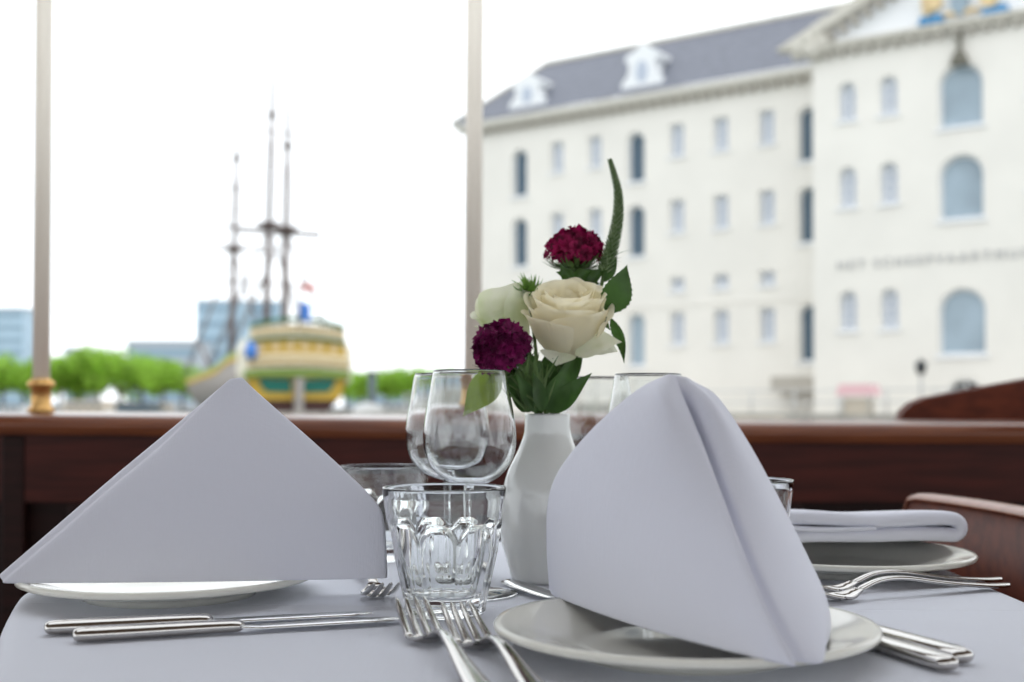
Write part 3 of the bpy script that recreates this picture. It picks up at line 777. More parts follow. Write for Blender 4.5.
# ------------------------------------------------------------------ chair
def chair_curve(y):                       # plan curve of the back rail
    u = (y-1.14)/.30; return .468+.020*(1-u*u)
ct = thing('dining_chair', 'brown wooden chair with a curved back pushed up to the right table edge', 'chair', (.30, 1.14, 0))
rows = []; Ys = [1.445-.60*i/30 for i in range(31)]
back = MB(); edge = MB(); rf_, rb_ = [], []
zt = .791
for i, y in enumerate(Ys):
    e = (1.445-y)/.035; dz = .030*(1-math.sqrt(max(0, 1-(1-min(1, e))**2))); e2 = (y-.845)/.035; dz = max(dz, .03*(1-math.sqrt(max(0, 1-(1-min(1, e2))**2))))
    top = zt-dz+.004*(1-((y-1.14)/.3)**2); x = chair_curve(y)
    rf_.append([Vector((x-.30, y-1.14, z)) for z in (.50, .60, .70, top-.004)]); rb_.append([Vector((x+.022-.30, y-1.14, z)) for z in (top-.004, .70, .60, .50)])
    rows.append(rf_[-1]+rb_[-1]+[rf_[-1][0]])
back.grid(rows).build('backrest', 'chairwood', ct)
rows = []
for i, y in enumerate(Ys):
    a, b = rf_[i][-1], rb_[i][0]
    rows.append([a+Vector((-.002, 0, -.002)), a+Vector((-.002, 0, .002)), a+Vector((.004, 0, .0055)), b+Vector((-.004, 0, .0055)), b+Vector((.002, 0, .002)), b+Vector((.002, 0, -.002)), a+Vector((-.002, 0, -.002))])
edge.grid(rows).build('top_rail', 'chairhilite', ct)
MB().box(-.20, .20, -.22, .22, .43, .47).build('seat', 'chairwood', ct, smooth=False)
for x, y in ((-.17, -.19), (-.17, .19)): MB().tube([(x, y, 0), (x, y, .43)], .018, 10).build('leg', 'chairwood', ct)
for y in (-.20, .20): MB().tube([(.17, y, 0), (.185, y, .43), (.20, y, .60)], .018, 10).build('leg', 'chairwood', ct)

# ------------------------------------------------------------------ outside
WZ = -.35
o = struct(MB().box(-400, 400, 2.6, 400, WZ-.5, WZ).build('water', 'water', smooth=False))
# museum planes
def unit(v): return v.normalized()
A0 = P(472, 408, 1200*16/276.0); A1 = P(811, 408, 1200*16/332.0)
A0.z = A1.z = 0; AD = unit(A1-A0); NV_ = Vector((AD.y, -AD.x, 0))
if NV_.y > 0: NV_ = -NV_
B0 = P(814, 408, 1200*16/353.0); B0.z = 0
class Plane:
    def __init__(s, O): s.O = O
    def sz(s, px, row):
        r = ray(px, row); e = Vector((0, 0, EYE))
        k = (s.O-e).dot(NV_)/r.dot(NV_); p = e+r*k; return ((p-s.O).dot(AD), p.z)
    def at(s, u, z, out=0.): return s.O+AD*u+Vector((0, 0, z))+NV_*out
PA, PB = Plane(A0), Plane(B0)
mus = thing('museum_building', 'large cream museum building with slate roof and rows of windows beyond the water', 'building', (A0.x, A0.y, 0))
OFF = Vector((A0.x, A0.y, 0))
def mrel(mb): mb.v = [p-OFF for p in mb.v]; return mb
def archpoly(uc, z0, z1, w_, arch=True, k=10):
    h = w_/2
    if not arch: return [(uc-h, z0), (uc+h, z0), (uc+h, z1), (uc-h, z1)]
    zs = z1-h*.9
    return [(uc-h, z0), (uc+h, z0)]+[(uc+h*math.cos(PI*i/k), zs+h*.9*math.sin(PI*i/k)) for i in range(k+1)]
def facade(pl, u0, u1, z0, z1, wins, name):
    loops = [[Vector((u0, z0, 0)), Vector((u1, z0, 0)), Vector((u1, z1, 0)), Vector((u0, z1, 0))]]+[[Vector((a, b, 0)) for a, b in w_[0]] for w_ in wins]
    flat = [p for l in loops for p in l]; tri = tessellate_polygon(loops)
    mb = MB(); mb.add([pl.at(p.x, p.y) for p in flat], [tuple(t) for t in tri])
    for poly, m, grid in wins:
        n = len(poly); mb.add([pl.at(a, b) for a, b in poly]+[pl.at(a, b, -.35) for a, b in poly], [(i, (i+1) % n, n+(i+1) % n, n+i) for i in range(n)])
    mrel(mb).build(name, 'wallstone', mus, smooth=False)
    for poly, m, grid in wins:
        us = [p[0] for p in poly]; zs = [p[1] for p in poly]; ua, ub, za, zb_ = min(us), max(us), min(zs), max(zs)
        fr = MB(); t_ = .10
        uc = (ua+ub)/2; zc = (za+zb_)/2
        inner = [(uc+(a-uc)*(1-2*t_/(ub-ua)), zc+(b-zc)*(1-2*t_/(zb_-za))) for a, b in poly]
        n = len(poly)
        fr.add([pl.at(a, b, -.24) for a, b in poly]+[pl.at(a, b, -.24) for a, b in inner]+[pl.at(a, b, -.32) for a, b in inner], [(i, (i+1) % n, n+(i+1) % n, n+i) for i in range(n)]+[(n+i, n+(i+1) % n, 2*n+(i+1) % n, 2*n+i) for i in range(n)])
        gu, gn = grid
        for k in range(1, gu): u = lerp(ua, ub, k/gu); fr.box(u-.04, u+.04, -.30, -.25, za, zb_-(.15 if gu > 2 else 0), fr=lambda p: pl.at(p.x, p.z, p.y))
        for k in range(1, gn): z = lerp(za, zb_, k/gn); fr.box(ua, ub, -.30, -.25, z-.035, z+.035, fr=lambda p: pl.at(p.x, p.z, p.y))
        # stone sill
        fr.box(ua-.12, ub+.12, 0, .10, za-.14, za, fr=lambda p: pl.at(p.x, p.z, p.y))
        fo = mrel(fr).build('window', 'whitew', mus, smooth=False)
        tri = tessellate_polygon([[Vector((a, b, 0)) for a, b in poly]])
        mrel(MB().add([pl.at(a, b, -.31) for a, b in poly], [tuple(t) for t in tri])).build('pane', m, fo, smooth=False)
    return
wins = []
sA = lambda px: PA.sz(px, 300)[0]
zA = lambda row, ref: PA.sz(ref, row)[1]
for px, w_ in ((519.5, 1.02), (636, 1.02), (809, 1.05)):
    for (r0, r1, mm) in ((182, 132, 'paneblue'), (257, 205, 'paneblue'), (366, 313, 'skypane' if px < 800 else 'paneblue')):
        wins.append((archpoly(sA(px), zA(r0, 636), zA(r1, 636), w_), mm, (1, 1)))
for px in (557, 595, 677, 721, 767):
    for (r0, r1) in ((150, 117), (228, 195), (288, 274), (343, 310)):
        wins.append((archpoly(sA(px), zA(r0, 721), zA(r1, 721), .82, False), 'palepane', (2, 4 if r0-r1 > 20 else 2)))
zc_ = zA(77, 811)      # cornice height
u1A = PA.sz(811, 300)[0]+3.5
facade(PA, 0, u1A, WZ+.8, zc_, wins, 'wall')
# left end wall
el = MB(); back = -NV_*14
el.add([PA.at(0, WZ+.8), PA.at(0, zc_), PA.at(0, zc_)+back, PA.at(0, WZ+.8)+back], [(0, 1, 2, 3)]); mrel(el).build('end_wall', 'wallstone', mus, smooth=False)
LB = 2*PB.sz(962, 300)[0]; zcB = PB.sz(815, 56)[1]
wins = []
sB = lambda px: PB.sz(px, 300)[0]
zB = lambda row, ref: PB.sz(ref, row)[1]
for px in (848, 889.5):
    for (r0, r1) in ((120, 82), (207, 167), (330, 291)):
        for u in (sB(px), LB-sB(px)): wins.append((archpoly(u, zB(r0, 848), zB(r1, 848), .80, True), 'palepane', (2, 4)))
for (r0, r1, w_) in ((126, 63, 1.85), (219, 154, 1.85), (355, 288, 1.95)):
    wins.append((archpoly(sB(962), zB(r0, 962), zB(r1, 962), w_), 'skypane', (1, 1)))
wins.append((archpoly(sB(964), zB(396, 962), zB(379, 962), 1.5), 'dark', (2, 1)))
facade(PB, 0, LB, WZ+.8, zcB, wins, 'projecting_wall')
sd = MB(); sd.add([PB.at(0, WZ+.8), PB.at(0, zcB), PB.at(0, zcB, -4.5), PB.at(0, WZ+.8, -4.5)], [(0, 1, 2, 3)])
sd.add([PB.at(LB, WZ+.8), PB.at(LB, zcB), PB.at(LB, zcB, -12), PB.at(LB, WZ+.8, -12)], [(0, 1, 2, 3)]); mrel(sd).build('side_wall', 'wallstone', mus, smooth=False)
def band(pl, u0, u1, z0, z1, o0, o1, m, name): return mrel(MB().box(u0, u1, o0, o1, z0, z1, fr=lambda p: pl.at(p.x, p.z, p.y))).build(name, m, mus, smooth=False)
band(PA, -.75, u1A-3.2, zc_, zc_+.22, -.2, .45, 'trimstone', 'cornice'); band(PA, -.95, u1A-3.2, zc_+.22, zc_+.46, -.4, .62, 'wallstone', 'gutter')
cb_ = MB(); k = 0
while k*.62 < u1A-3.3: cb_.box(k*.62, k*.62+.28, 0, .35, zc_-.26, zc_, fr=lambda p: PA.at(p.x, p.z, p.y)); k += 1
mrel(cb_).build('corbels', 'corbel', mus, smooth=False)
band(PB, -.4, LB+.4, zcB, zcB+.17, -.2, .35, 'trimstone', 'cornice'); band(PB, -.6, LB+.6, zcB+.17, zcB+.34, -.2, .5, 'trimstone', 'gutter')
cb_ = MB(); k = 0
while k*.62 < LB: cb_.box(k*.62, k*.62+.3, 0, .3, zcB-.24, zcB, fr=lambda p: PB.at(p.x, p.z, p.y)); k += 1
mrel(cb_).build('corbels', 'corbel', mus, smooth=False)
band(PA, 0, u1A-3.2, zA(300, 721)-.2, zA(300, 721)-.08, 0, .05, 'wallstone', 'string_course')
# pediment
zp = zcB+.34; PH = LB/2*.47
pd = MB(); pd.prism([(0, zp), (LB, zp), (LB/2, zp+PH)], lambda p: PB.at(p[0], p[1], 0), lambda p: PB.at(p[0], p[1], -12)); mrel(pd).build('pediment', 'whitew', mus, smooth=False)
rk = MB()
for (ua, ub) in ((-.7, LB/2), (LB+.7, LB/2)):
    poly = [(ua, zp), (ub, zp+PH+.1), (ub, zp+PH+.75), (ua-(.9 if ua < 1 else -.9), zp+.1)]
    rk.prism(poly, lambda p: PB.at(p[0], p[1], .5), lambda p: PB.at(p[0], p[1], -.3))
mrel(rk).build('raking_cornice', 'trimstone', mus, smooth=False)
rk = MB(); k = 0
while k < 17:
    u = .3+k*.55; z = zp+PH*u/(LB/2)
    for uu in (u, LB-u-.25): rk.box(uu, uu+.25, 0, .5, z-.22, z+.08, fr=lambda p: PB.at(p.x, p.z, p.y))
    k += 1
mrel(rk).build('raking_corbels', 'corbel', mus, smooth=False)
# emblem in the pediment
def disc(mb, pl, uc, zc, ru, rz, o0, o1, k=20): return mb.prism([(uc+ru*math.cos(2*PI*i/k), zc+rz*math.sin(2*PI*i/k)) for i in range(k)], lambda p: pl.at(p[0], p[1], o1), lambda p: pl.at(p[0], p[1], o0))
ue = sB(962); ze = zB(26, 962)
for (px, row) in ((932, 20), (996, 10)):
    em = MB(); u, z = PB.sz(px, row); em.prism([(u-.55, z-.2), (u+.55, z-.2), (u+.5, z+.1), (u+.2, z+.18), (u, z+.06), (u-.4, z+.16)], lambda p: PB.at(p[0], p[1], .25), lambda p: PB.at(p[0], p[1], 0))
    mrel(em).build('emblem_wave', 'azure', mus, smooth=False)
em = MB()
for (px, row, a, b) in ((933, 3, .42, .42), (928, 10, .16, .3), (990, -3, .35, .5), (962, 13, .8, .08)): disc(em, PB, *PB.sz(px, row), a, b, 0, .3)
mrel(em).build('emblem_figures', 'gold', mus, smooth=False)
em = MB(); u, z = PB.sz(961, 2); disc(em, PB, u, z, .38, .6, 0, .32); mrel(em).build('emblem_shield', 'emgrey', mus, smooth=False)
# door-hood ornament above the top arch window
om = MB(); u, z = PB.sz(961, 62); om.prism([(u-.38, z-.15), (u+.38, z-.15), (u+.22, z+.3), (u+.07, z+.4), (u+.05, z+1.2), (u-.05, z+1.2), (u-.07, z+.4), (u-.22, z+.3)], lambda p: PB.at(p[0], p[1], .4), lambda p: PB.at(p[0], p[1], 0)); mrel(om).build('keystone_ornament', 'darkstone', mus, smooth=False)
# lettering
R3 = Matrix((AD, Vector((0, 0, 1)), NV_)).transposed().to_4x4()
for word, px in (('HET', 837), ('SCHEEPVAARTMUSEUM', 874)):
    fc = bpy.data.curves.new('lettering', 'FONT'); fc.body = word; fc.size = .56; fc.extrude = .03; fc.space_character = 1.45
    fo = bpy.data.objects.new('lettering', fc); COL.objects.link(fo); fc.materials.append(M['letter'])
    u, z = PB.sz(px, 262); zl = PB.sz(840, 270)[1]
    dg = bpy.context.evaluated_depsgraph_get(); me_ = bpy.data.meshes.new_from_object(fo.evaluated_get(dg)); me_.name = 'lettering'; bpy.data.objects.remove(fo)
    fo = bpy.data.objects.new('lettering', me_); COL.objects.link(fo); fo.parent = mus
    fo.matrix_local = Matrix.Translation(PB.at(u, zl, .03)-OFF) @ R3
# roof
ro = MB(); zr = zc_+.46; RU = PA.sz(544, 64); dep = 3.6
def roofpt(px, row):                     # on a plane tilted back from the eaves
    r = ray(px, row); e = Vector((0, 0, EYE)); O = PA.at(0, zr, .5); nn = (NV_*.78+Vector((0, 0, 1))*.62).normalized()
    k = (O-e).dot(nn)/r.dot(nn); return e+r*k
a, b, c = PA.at(-1.0, zr, .7), roofpt(546, 64), roofpt(855, 1)
hgt = b.z; c2 = b+AD*((c-b).dot(AD)+6); d_ = PA.at(u1A+4, zr, .7)
bk = PA.at(-1.0, zr, -14)
ro.add([a, b, c2, d_, bk], [(0, 3, 2, 1), (0, 1, 4)])
mrel(ro).build('roof', 'slate', mus, smooth=False)
ri = MB(); ri.tube([b, c2], .18, 8); ri.tube([a, b], .14, 8); mrel(ri).build('ridge', 'trimstone', mus)
# dormers
def dormer(pxc, rb, rt, name='dormer'):
    u, _ = PA.sz(pxc, rb); _, z0 = PA.sz(pxc, rb); _, z1 = PA.sz(pxc, rt); w_ = 1.15; h = z1-z0
    poly = [(u-1.25, z0), (u+1.25, z0), (u+1.2, z0+h*.25), (u+.85, z0+h*.38), (u+.75, z0+h*.62), (u+1.0, z0+h*.66), (u+.95, z0+h*.78), (u+.4, z0+h*.86), (u, z0+h), (u-.4, z0+h*.86), (u-.95, z0+h*.78), (u-1.0, z0+h*.66), (u-.75, z0+h*.62), (u-.85, z0+h*.38), (u-1.2, z0+h*.25)]
    mb = MB(); mb.prism(poly, lambda p: PA.at(p[0], p[1], .35), lambda p: PA.at(p[0], p[1], -2.6)); d = mrel(mb).build(name, 'whitew', mus, smooth=False)
    mb = MB(); disc(mb, PA, u, z0+h*.42, .36, h*.22, .3, .37); mrel(mb).build('dormer_window', 'palepane', d, smooth=False)
dormer(645, 94, 44); dormer(530.5, 112, 74)
# statue groups at the pediment end and chimney
st = MB()
for (px, row, r) in ((804, 50, .38), (812, 42, .45), (820, 32, .40), (826, 24, .30), (799, 56, .3), (815, 52, .5), (824, 44, .4)):
    u, z = PB.sz(px, row); c = PB.at(u, z, .2); st.lathe([(.001, -r), (r*.7, -r*.7), (r, 0), (r*.7, r*.7), (.001, r)], 12, c)
mrel(st).build('corner_sculpture', 'trimstone', mus)
u, z = PA.sz(556, 62); mrel(MB().box(u-.4, u+.4, -5.5, -4.7, z-1.2, z+.5, fr=lambda p: PA.at(p.x, p.z, p.y))).build('chimney', 'trimstone', mus, smooth=False)
# entrance steps hood (brownish cellar door cover by the corner)
u, z = PA.sz(800, 386); band(PA, u-1.0, u+2, z-.3, z+.45, 0, 1.2, 'corbel', 'cellar_hood')
# quay in front of the museum and along the far bank
qv = [PA.at(-10, 0, 8), PA.at(60, 0, 8), PA.at(60, 0, -20), PA.at(-10, 0, -20)]
q = MB(); tp_ = [Vector((p.x, p.y, WZ+1.0)) for p in qv]; bt = [Vector((p.x, p.y, WZ-.4)) for p in qv]
q.add(tp_+bt, [(0, 1, 2, 3), (0, 4, 5, 1), (3, 2, 6, 7), (0, 3, 7, 4)]); struct(q.build('quay_ground', 'quay', smooth=False))
q = MB(); q.box(-260, 20, 150, 260, WZ-.4, WZ+1.1); struct(q.build('far_bank_ground', 'quay', smooth=False))

# lamp post before the museum
def lamp(px, row, d, label):
    p = P(px, row, d); t = thing('quay_lamp', label, 'lamp', (p.x, p.y, WZ+1.0)); h = p.z-(WZ+1.0)
    MB().tube([(0, 0, 0), (0, 0, h)], .05, 8).build('post', 'letter', t)
    MB().lathe([(.001, h-.25), (.16, h-.2), (.26, h+.2), (.1, h+.35), (.001, h+.45)], 10).build('lantern', 'dark', t)
lamp(921, 369, 50, 'small dark street lamp before the cream museum wall')
# boats and vans low on the water line
def boat(px, d, L, m1, m2, label, kind=0, rz=0., grp='boats moored before the far quay'):
    p = P(px, 408, d); t = thing('moored_boat', label, 'boat', (p.x, p.y, WZ), (0, 0, rz), grp)
    hb = MB(); rows = []
    for i in range(13):
        u = -1+2*i/12; b = L*.16*(1-abs(u)**2.6)+.02; h = L*.10*(1+.35*u*u)
        rows.append([Vector((u*L/2, -b*.5, -.2)), Vector((u*L/2, -b, h)), Vector((u*L/2, b, h)), Vector((u*L/2, b*.5, -.2))])
    hb.grid(rows).build('hull', m1, t, smooth=False)
    h = L*.10; cbn = MB(); cbn.prism([(-L*.28, h*.9), (L*.22, h*.9), (L*.15, h*1.0+L*.12), (-L*.26, h+L*.12)], lambda q: Vector((q[0], -L*.11, q[1])), lambda q: Vector((q[0], L*.11, q[1])))
    c = cbn.build('cabin', m2, t, smooth=False)
    wn = MB()
    for k in range(4): wn.box(-L*.22+k*L*.1, -L*.22+k*L*.1+L*.06, -L*.113, L*.113, h+L*.04, h+L*.09)
    wn.build('window', 'boatdark', c, smooth=False)
rb = random.Random(4)
spec = [(14, 120, 7, 'boatdark', 'boatwhite', 'dark hulled boat moored at the far left edge'), (58, 130, 8, 'boatwhite', 'boatwhite', 'all white boat just right of the left pole'),
        (92, 118, 9, 'boatbeige', 'boatbeige', 'beige boat moored below the green trees'), (122, 134, 9, 'boatdark', 'boatbeige', 'dark boat with a beige cabin below the trees'),
        (142, 112, 8, 'boatwhite', 'boatdark', 'white boat with a dark cabin below the trees'), (160, 142, 8, 'boatwhite', 'boatbeige', 'white boat with beige cabin left of the tall ship'),
        (343, 120, 6, 'boatbeige', 'boatwhite', 'small beige boat right of the tall ship stern'), (402, 122, 8, 'boatwhite', 'boatwhite', 'white boat right of the white dome')]
for (px, d, L, a, b, lb) in spec: boat(px, d, L, a, b, lb, rz=rb.uniform(-.3, .3))
for (px, d, L, a, b, lb) in ((668, 46, 4, 'boatwhite', 'boatwhite', 'white sloop moored before the museum quay'), (765, 45, 4, 'boatwhite', 'boatbeige', 'white sloop with a beige cabin near the cellar steps')):
    boat(px, d, L, a, b, lb, rz=-.4, grp='sloops before the museum')
p = P(859, 402, 46); t = thing('kiosk_standin', 'small stand-in with a pale pink awning for an unidentified patch before the museum', 'kiosk_standin', (p.x, p.y, WZ+1.0), (0, 0, -.5))  # added stand-in for a pink patch of unknown nature
MB().box(-.5, .5, -.4, .4, 0, .62).build('counter', 'boatbeige', t, smooth=False)
MB().prism([(-.75, .72), (.75, .72), (.6, 1.15), (-.6, 1.15)], lambda q: Vector((q[0], -.6, q[1])), lambda q: Vector((q[0], .6, q[1]))).build('awning', 'carred', t, smooth=False)
for x in (-.5, .5): MB().tube([(x, -.5, 0), (x, -.5, .75)], .03, 6).build('post', 'boatwhite', t)
# white dome tent and post right of the ship
p = P(368, 408, 70); dm = MB().lathe([(1.05, 0), (1.05, .5), (.98, .95), (.75, 1.3), (.4, 1.5), (.001, 1.58)], 24).build('dome_tent', 'boatwhite', loc=(p.x, p.y, WZ)); tag(dm, 'white rounded dome floating right of the tall ship', 'dome')
p = P(372, 408, 95); t = thing('mooring_post', 'dark mooring post standing behind the white dome', 'post', (p.x, p.y, WZ))
MB().tube([(0, 0, -.3), (0, 0, 3.9)], .32, 12).build('shaft', 'boatdark', t); MB().lathe([(.33, 3.9), (.36, 3.95), (.30, 4.1), (.001, 4.2)], 12).build('cap', 'dark', t)
# quay railing by the museum
rl = thing('quay_railing', 'pale railing along the quay edge before the museum', 'railing', (0, 0, 0))
mb = MB()
for z in (.5, 1.0): mb.tube([PA.at(0, WZ+1+z, 6), PA.at(38, WZ+1+z, 6)], .04, 6)
mb.build('rail', 'boatwhite', rl)
for k in range(0, 39, 2): MB().tube([PA.at(k, WZ+1, 6), PA.at(k, WZ+2.05, 6)], .05, 6).build('baluster', 'boatwhite', rl)

# trees
def make_tree(seed):
    rnd = random.Random(seed); t = thing('broadleaf_tree', '', 'tree'); R = 4.2
    mb = MB(); lobes = [(Vector((rnd.uniform(-2.2, 2.2), rnd.uniform(-2, 2), 4.4+rnd.uniform(-1.3, 1.5))), rnd.uniform(1.5, 2.3)) for _ in range(10)]
    for c, r in lobes:
        for k in range(210):
            z = rnd.uniform(-1, 1); a = rnd.uniform(0, 2*PI); q = math.sqrt(1-z*z); n_ = Vector((q*math.cos(a), q*math.sin(a), z)); p = c+n_*r*rnd.uniform(.65, 1.05)
            x = (n_+Vector((rnd.uniform(-1, 1), rnd.uniform(-1, 1), rnd.uniform(-1, 1)))*.7).orthogonal().normalized(); y = n_.cross(x).normalized(); s = rnd.uniform(.22, .42)
            mb.add([p-x*s, p-y*s*.5, p+x*s, p+y*s*.5], [(0, 1, 2, 3)])
    mb.build('crown', 'treeleaf', t, smooth=False)
    mb = MB(); mb.tube([(0, 0, 0), (.05, 0, 2), (0, 0, 4.2)], [.28, .2, .12], 8)
    for c, r in lobes[:6]: mb.tube([(0, 0, 2.2), tuple(c)], [.12, .04], 6)
    mb.build('trunk', 'bark', t); return t
protos = [make_tree(s) for s in (1, 2, 3)]
TP = [(-20, 1.0), (2, 1.05), (24, .95), (44, .95), (60, .98), (76, 1.0), (98, 1.12), (120, 1.15), (142, 1.02), (163, .95), (182, .85), (345, .72), (362, .7), (386, .75), (408, .78), (428, .75), (448, .8)]
desc = ['green tree cut by the left picture border', 'green tree left of the cream pole, before the far tower', 'green tree directly behind the left cream pole', 'low green tree touching the right side of the left cream pole', 'green tree just right of the left cream pole', 'rounded green tree second along from the left cream pole', 'tall green tree in the middle of the left bank row', 'tallest green tree of the left bank row', 'green tree below the long grey block', 'green tree near the bow of the tall ship', 'small green tree touching the bow of the tall ship', 'small green tree against the right side of the ship stern', 'small green tree left of the dark mooring post', 'small green tree right of the dark mooring post', 'small green tree left of the wine glasses', 'small green tree seen through the wine glass bowls', 'green tree next to the cream pole behind the glasses']
for i, ((px, s), lb) in enumerate(zip(TP, desc)):
    o = protos[i] if i < 3 else copy_tree(protos[i % 3])
    p = P(px, 408, 158+(i % 3)*4); o.location = (p.x, p.y, WZ+1.05); o.scale = (s, s, s); o.rotation_euler.z = i*1.3; o['label'] = lb; o['group'] = 'trees on the far bank'

# far buildings
def tower(pxs, rowt, d, m, label, depth=14, bands=6, name='office_block'):
    a, b = P(pxs[0], 408, d), P(pxs[1], 408, d); zt_ = P(pxs[0], rowt, d).z
    t = thing(name, label, 'building', ((a.x+b.x)/2, d, WZ+1)); w_ = (b.x-a.x)/2; H = zt_-WZ-1
    MB().box(-w_, w_, 0, depth, 0, H).build('walls', m, t, smooth=False)
    MB().box(-w_-.3, w_+.3, -.3, depth+.3, H, H+.6).build('roof', 'fargrey', t, smooth=False)
    for k in range(bands): z = H*(k+.35)/bands; MB().box(-w_*.97, w_*.97, -.08, 0, z, z+H*.4/bands).build('window_band', 'farband', t, smooth=False)
struct(MB().box(-300, 20, 255, 420, WZ-.4, WZ+1.0).build('city_ground', 'quay', smooth=False))
tower((-40, 23), 310, 300, 'farblue', 'tall blue grey tower at the far left edge', bands=8)
tower((196, 240), 302, 320, 'farblue', 'pale glass tower left behind the ship masts', bands=7)
tower((241, 279), 303, 338, 'farblue', 'pale glass tower right behind the ship masts', bands=7)
tower((127, 197), 343, 290, 'fargrey', 'long low grey block above the trees', bands=3)
tower((64, 76), 350, 290, 'fargrey', 'low grey roof peeking over the trees beside the cream pole', bands=2)
tower((345, 470), 376, 300, 'fargrey', 'low grey building far behind the right hand trees', bands=2)

# ------------------------------------------------------------------ tall ship
S0 = P(297, 408, 110); S0.z = 0; SD = Vector((-17.5, 38, 0)).normalized(); SX = Vector((SD.y, -SD.x, 0))
ship = thing('tall_ship', 'three masted wooden sailing ship with painted green and ochre stern', 'ship', (S0.x, S0.y, WZ))
SO = Vector((S0.x, S0.y, WZ))
def sp(x, t, z): return S0+SX*x+SD*t+Vector((0, 0, z))
def srel(mb): mb.v = [p-SO for p in mb.v]; return mb
def rz(row): return EYE+(408-row)*110/F
def halfw(z): return interp([(-.6, 2.2), (.7, 2.9), (1.6, 3.9), (2.7, 4.5), (3.5, 4.75), (5.5, 4.6), (8.2, 4.2)], z)
def bulge(t): return interp([(0, 1.0), (6, 1.12), (18, 1.2), (30, 1.05), (38, .5), (41, .05)], t)
def deck(t): return interp([(0, 6.4), (6, 6.0), (10, 5.2), (14, 4.9), (24, 4.5), (33, 4.8), (41, 5.6)], t)
def band_rows(z0f, z1f, nz=4):
    rows = []
    for sgn in (-1, 1):
        pass
    return rows
def hull_band(z0f, z1f, m, name, outw=0.):
    mb = MB()
    for sg in (-1, 1):
        rows = []
        for i in range(22):
            t = 41*i/21; z0, z1 = z0f(t), z1f(t); row = []
            for j in range(5):
                z = lerp(z0, z1, j/4); row.append(sp(sg*(halfw(z)*bulge(t)+outw), t, z))
            rows.append(row)
        mb.grid(rows)
    return srel(mb).build(name, m, ship)
hull_band(lambda t: -.8, lambda t: .9, 'shipbrown', 'lower_hull')
hull_band(lambda t: .9, lambda t: deck(t)-1.0, 'shipside', 'hull_side')
hull_band(lambda t: deck(t)-1.0, lambda t: deck(t)-.55, 'ochre', 'wale_stripe', .08)
hull_band(lambda t: deck(t)-.55, lambda t: deck(t), 'shiplime', 'bulwark')
mb = MB(); mb.grid([[sp(u*(halfw(deck(t))*bulge(t)-.1), t, deck(t)-.6) for u in (-1, 0, 1)] for t in [41*i/20 for i in range(21)]]); srel(mb).build('deck', 'mast', ship)
def tier(r0, r1, m, name, o0=0., o1=0., arch=0., wk=0.):
    za, zb_ = rz(r0), rz(r1); k = 16; poly = []
    wa, wb = halfw(za)+wk, halfw(zb_)+wk
    for i in range(k+1): u = -1+2*i/k; poly.append((u*wa, za+arch*(1-u*u)))
    for i in range(k+1): u = 1-2*i/k; poly.append((u*wb, zb_+arch*(1-u*u)))
    return srel(MB().prism(poly, lambda p: sp(p[0], -o1, p[1]), lambda p: sp(p[0], .3-o0, p[1]))).build(name, m, ship, smooth=False)
tier(414, 400, 'shipbrown', 'lower_transom'); tier(400, 394, 'ochre', 'transom_moulding', 0, .15)
tier(394, 378, 'ochre', 'transom', 0, .1)
tier(378, 371, 'shiplime', 'gallery_floor', 0, .7, .15, .15); tier(371, 357, 'shipcream', 'gallery_balustrade', -.2, .7, .3, .1)
tier(357, 343, 'ochre', 'cabin_front', 0, .2, .35); tier(343, 341, 'shipgreen', 'rail_moulding', 0, .6, .4, .1)
tier(341, 329, 'shipcream', 'upper_balustrade', 0, .45, .45, .05); tier(329, 325.5, 'shipgreen', 'taffrail', 0, .7, .75, .15)
for sg in (-1, 1):
    z0, z1 = rz(392), rz(379); poly = rounded([(sg*.6, z0-.05), (sg*3.0, z0), (sg*3.7, z1), (sg*.6, z1)], .3, 4)
    srel(MB().prism([(p.x, p.y) for p in poly], lambda p: sp(p[0], -.22, p[1]), lambda p: sp(p[0], -.05, p[1]))).build('gunport_window', 'shipwin', ship, smooth=False)
for k in range(6):
    u = -3.4+k*6.8/5; z0, z1 = rz(355)+.35*(1-(u/4.5)**2), rz(346)+.35*(1-(u/4.5)**2)
    srel(MB().box(u-.36, u+.36, -.30, -.15, z0+.1, z1, fr=lambda p: sp(p.x, p.y, p.z))).build('cabin_window', 'gold', ship, smooth=False)
mb = MB()
for k in range(23):
    u = -4.5+9*k/22; z = rz(371)+.3*(1-(u/4.7)**2); mb.tube([sp(u, -.78, z+.1), sp(u, -.78, z+1.1)], .09, 6)
srel(mb).build('gallery_balusters', 'ochre', ship); mb = MB()
for k in range(23): u = -4.5+9*k/22; z = rz(341)+.45*(1-(u/4.7)**2); mb.tube([sp(u*.94, -.52, z+.1), sp(u*.94, -.52, z+.95)], .08, 6)
srel(mb).build('upper_balusters', 'ochre', ship)
srel(MB().box(-.35, .35, -1.0, .1, -.6, rz(378), fr=lambda p: sp(p.x, p.y, p.z))).build('rudder', 'shipside', ship, smooth=False)
for sg, nm in ((-1, 'shipcream'), (1, 'shipcream')):
    mb = MB(); mb.lathe([(.001, 0), (.55, .3), (.7, 1.4), (.6, 2.6), (.75, 3.1), (.3, 3.8), (.001, 4.3)], 12, sp(sg*4.75, .6, 3.0)); srel(mb).build('quarter_gallery', nm, ship)
mb = MB(); mb.lathe([(.001, 0), (.5, .2), (.6, 1.0), (.3, 1.5), (.001, 1.7)], 10, sp(-4.5, -1.2, rz(361))); srel(mb).build('quarter_figure', 'flagblue', ship)
mb = MB(); mb.tube([sp(0, -.4, 8.0), sp(0, -1.4, 12.4)], .09, 6); srel(mb).build('flagstaff', 'mast', ship)
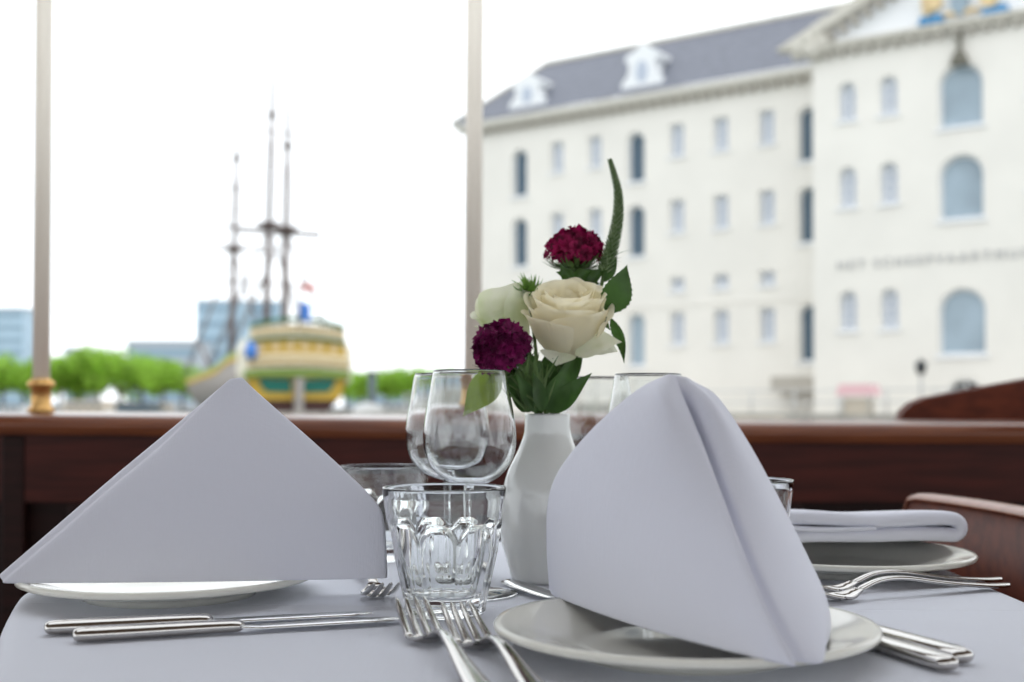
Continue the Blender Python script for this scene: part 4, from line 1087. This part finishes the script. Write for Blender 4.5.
def flag(p, w_, h, m, name='flag'):
    rows = [[p+Vector((w_*i/8, .25*math.sin(i*.9), h*(j/4)-.25*i/8*h)) for j in range(5)] for i in range(9)]
    solid(srel(MB().grid(rows)).build(name, m, ship), .04)
flag(sp(0, -1.0, 9.0), .9, 1.7, 'flagblue'); flag(sp(0, -1.4, 11.6), 1.2, .6, 'flagpink')
for (t, zt_, ztop, lean, ys) in ((5.0, rz(226)+.3, 34, .3, [(rz(228), 4.6, .12)]), (13.0, 19.4, 42, .6, [(19.0, 5.4, .16), (13.5, 5.5, .10), (29, 3.0, .07)]), (30.0, 19.0, 40, .6, [(19.0, 4.6, .16), (19.6, 9.0, .06), (26, 2.5, .07)])):
    b_ = sp(0, t, 2.5); L = Vector((lean/25, 0, 1))
    at = lambda z: b_+L*(z-2.5)
    mb = MB(); mb.tube([b_, at(zt_)], [.42, .30], 10); mb.tube([at(zt_-1.5), at((zt_+ztop)/2)], [.30, .22], 8); mb.tube([at((zt_+ztop)/2-1), at(ztop)], [.22, .12], 8)
    mo = srel(mb).build('mast', 'mast', ship)
    mb = MB(); c = at(zt_); mb.lathe([(.001, -.3), (.9, -.25), (1.15, .1), (1.15, .3), (.001, .3)], 12, c); srel(mb).build('mast_top', 'mast', ship); mb = MB(); c = at((zt_+ztop)/2); mb.lathe([(.001, -.2), (.45, -.15), (.55, .2), (.001, .2)], 10, c); srel(mb).build('mast_top', 'mast', ship)
    for (z, hw, r) in ys: c = at(z); srel(MB().tube([c-SX*hw+Vector((0, 0, .1)), c+SX*hw], r, 6)).build('yard', 'mast', ship)
    mb = MB()
    for sg in (-1, 1):
        for q in range(5): mb.tube([sp(sg*halfw(4)*bulge(t), t-1.5+q*.9, deck(t)), at(zt_)], .035, 4)
        for q in range(2): mb.tube([at(zt_)+SX*sg*1.0, at((zt_+ztop)/2)], .03, 4)
    srel(mb).build('shrouds', 'rope', ship)
mb = MB(); mb.tube([sp(0, 39, 4.5), sp(0, 50, 9.5)], [.3, .12], 8); srel(mb).build('bowsprit', 'mast', ship)
# light comes from the overcast sky alone
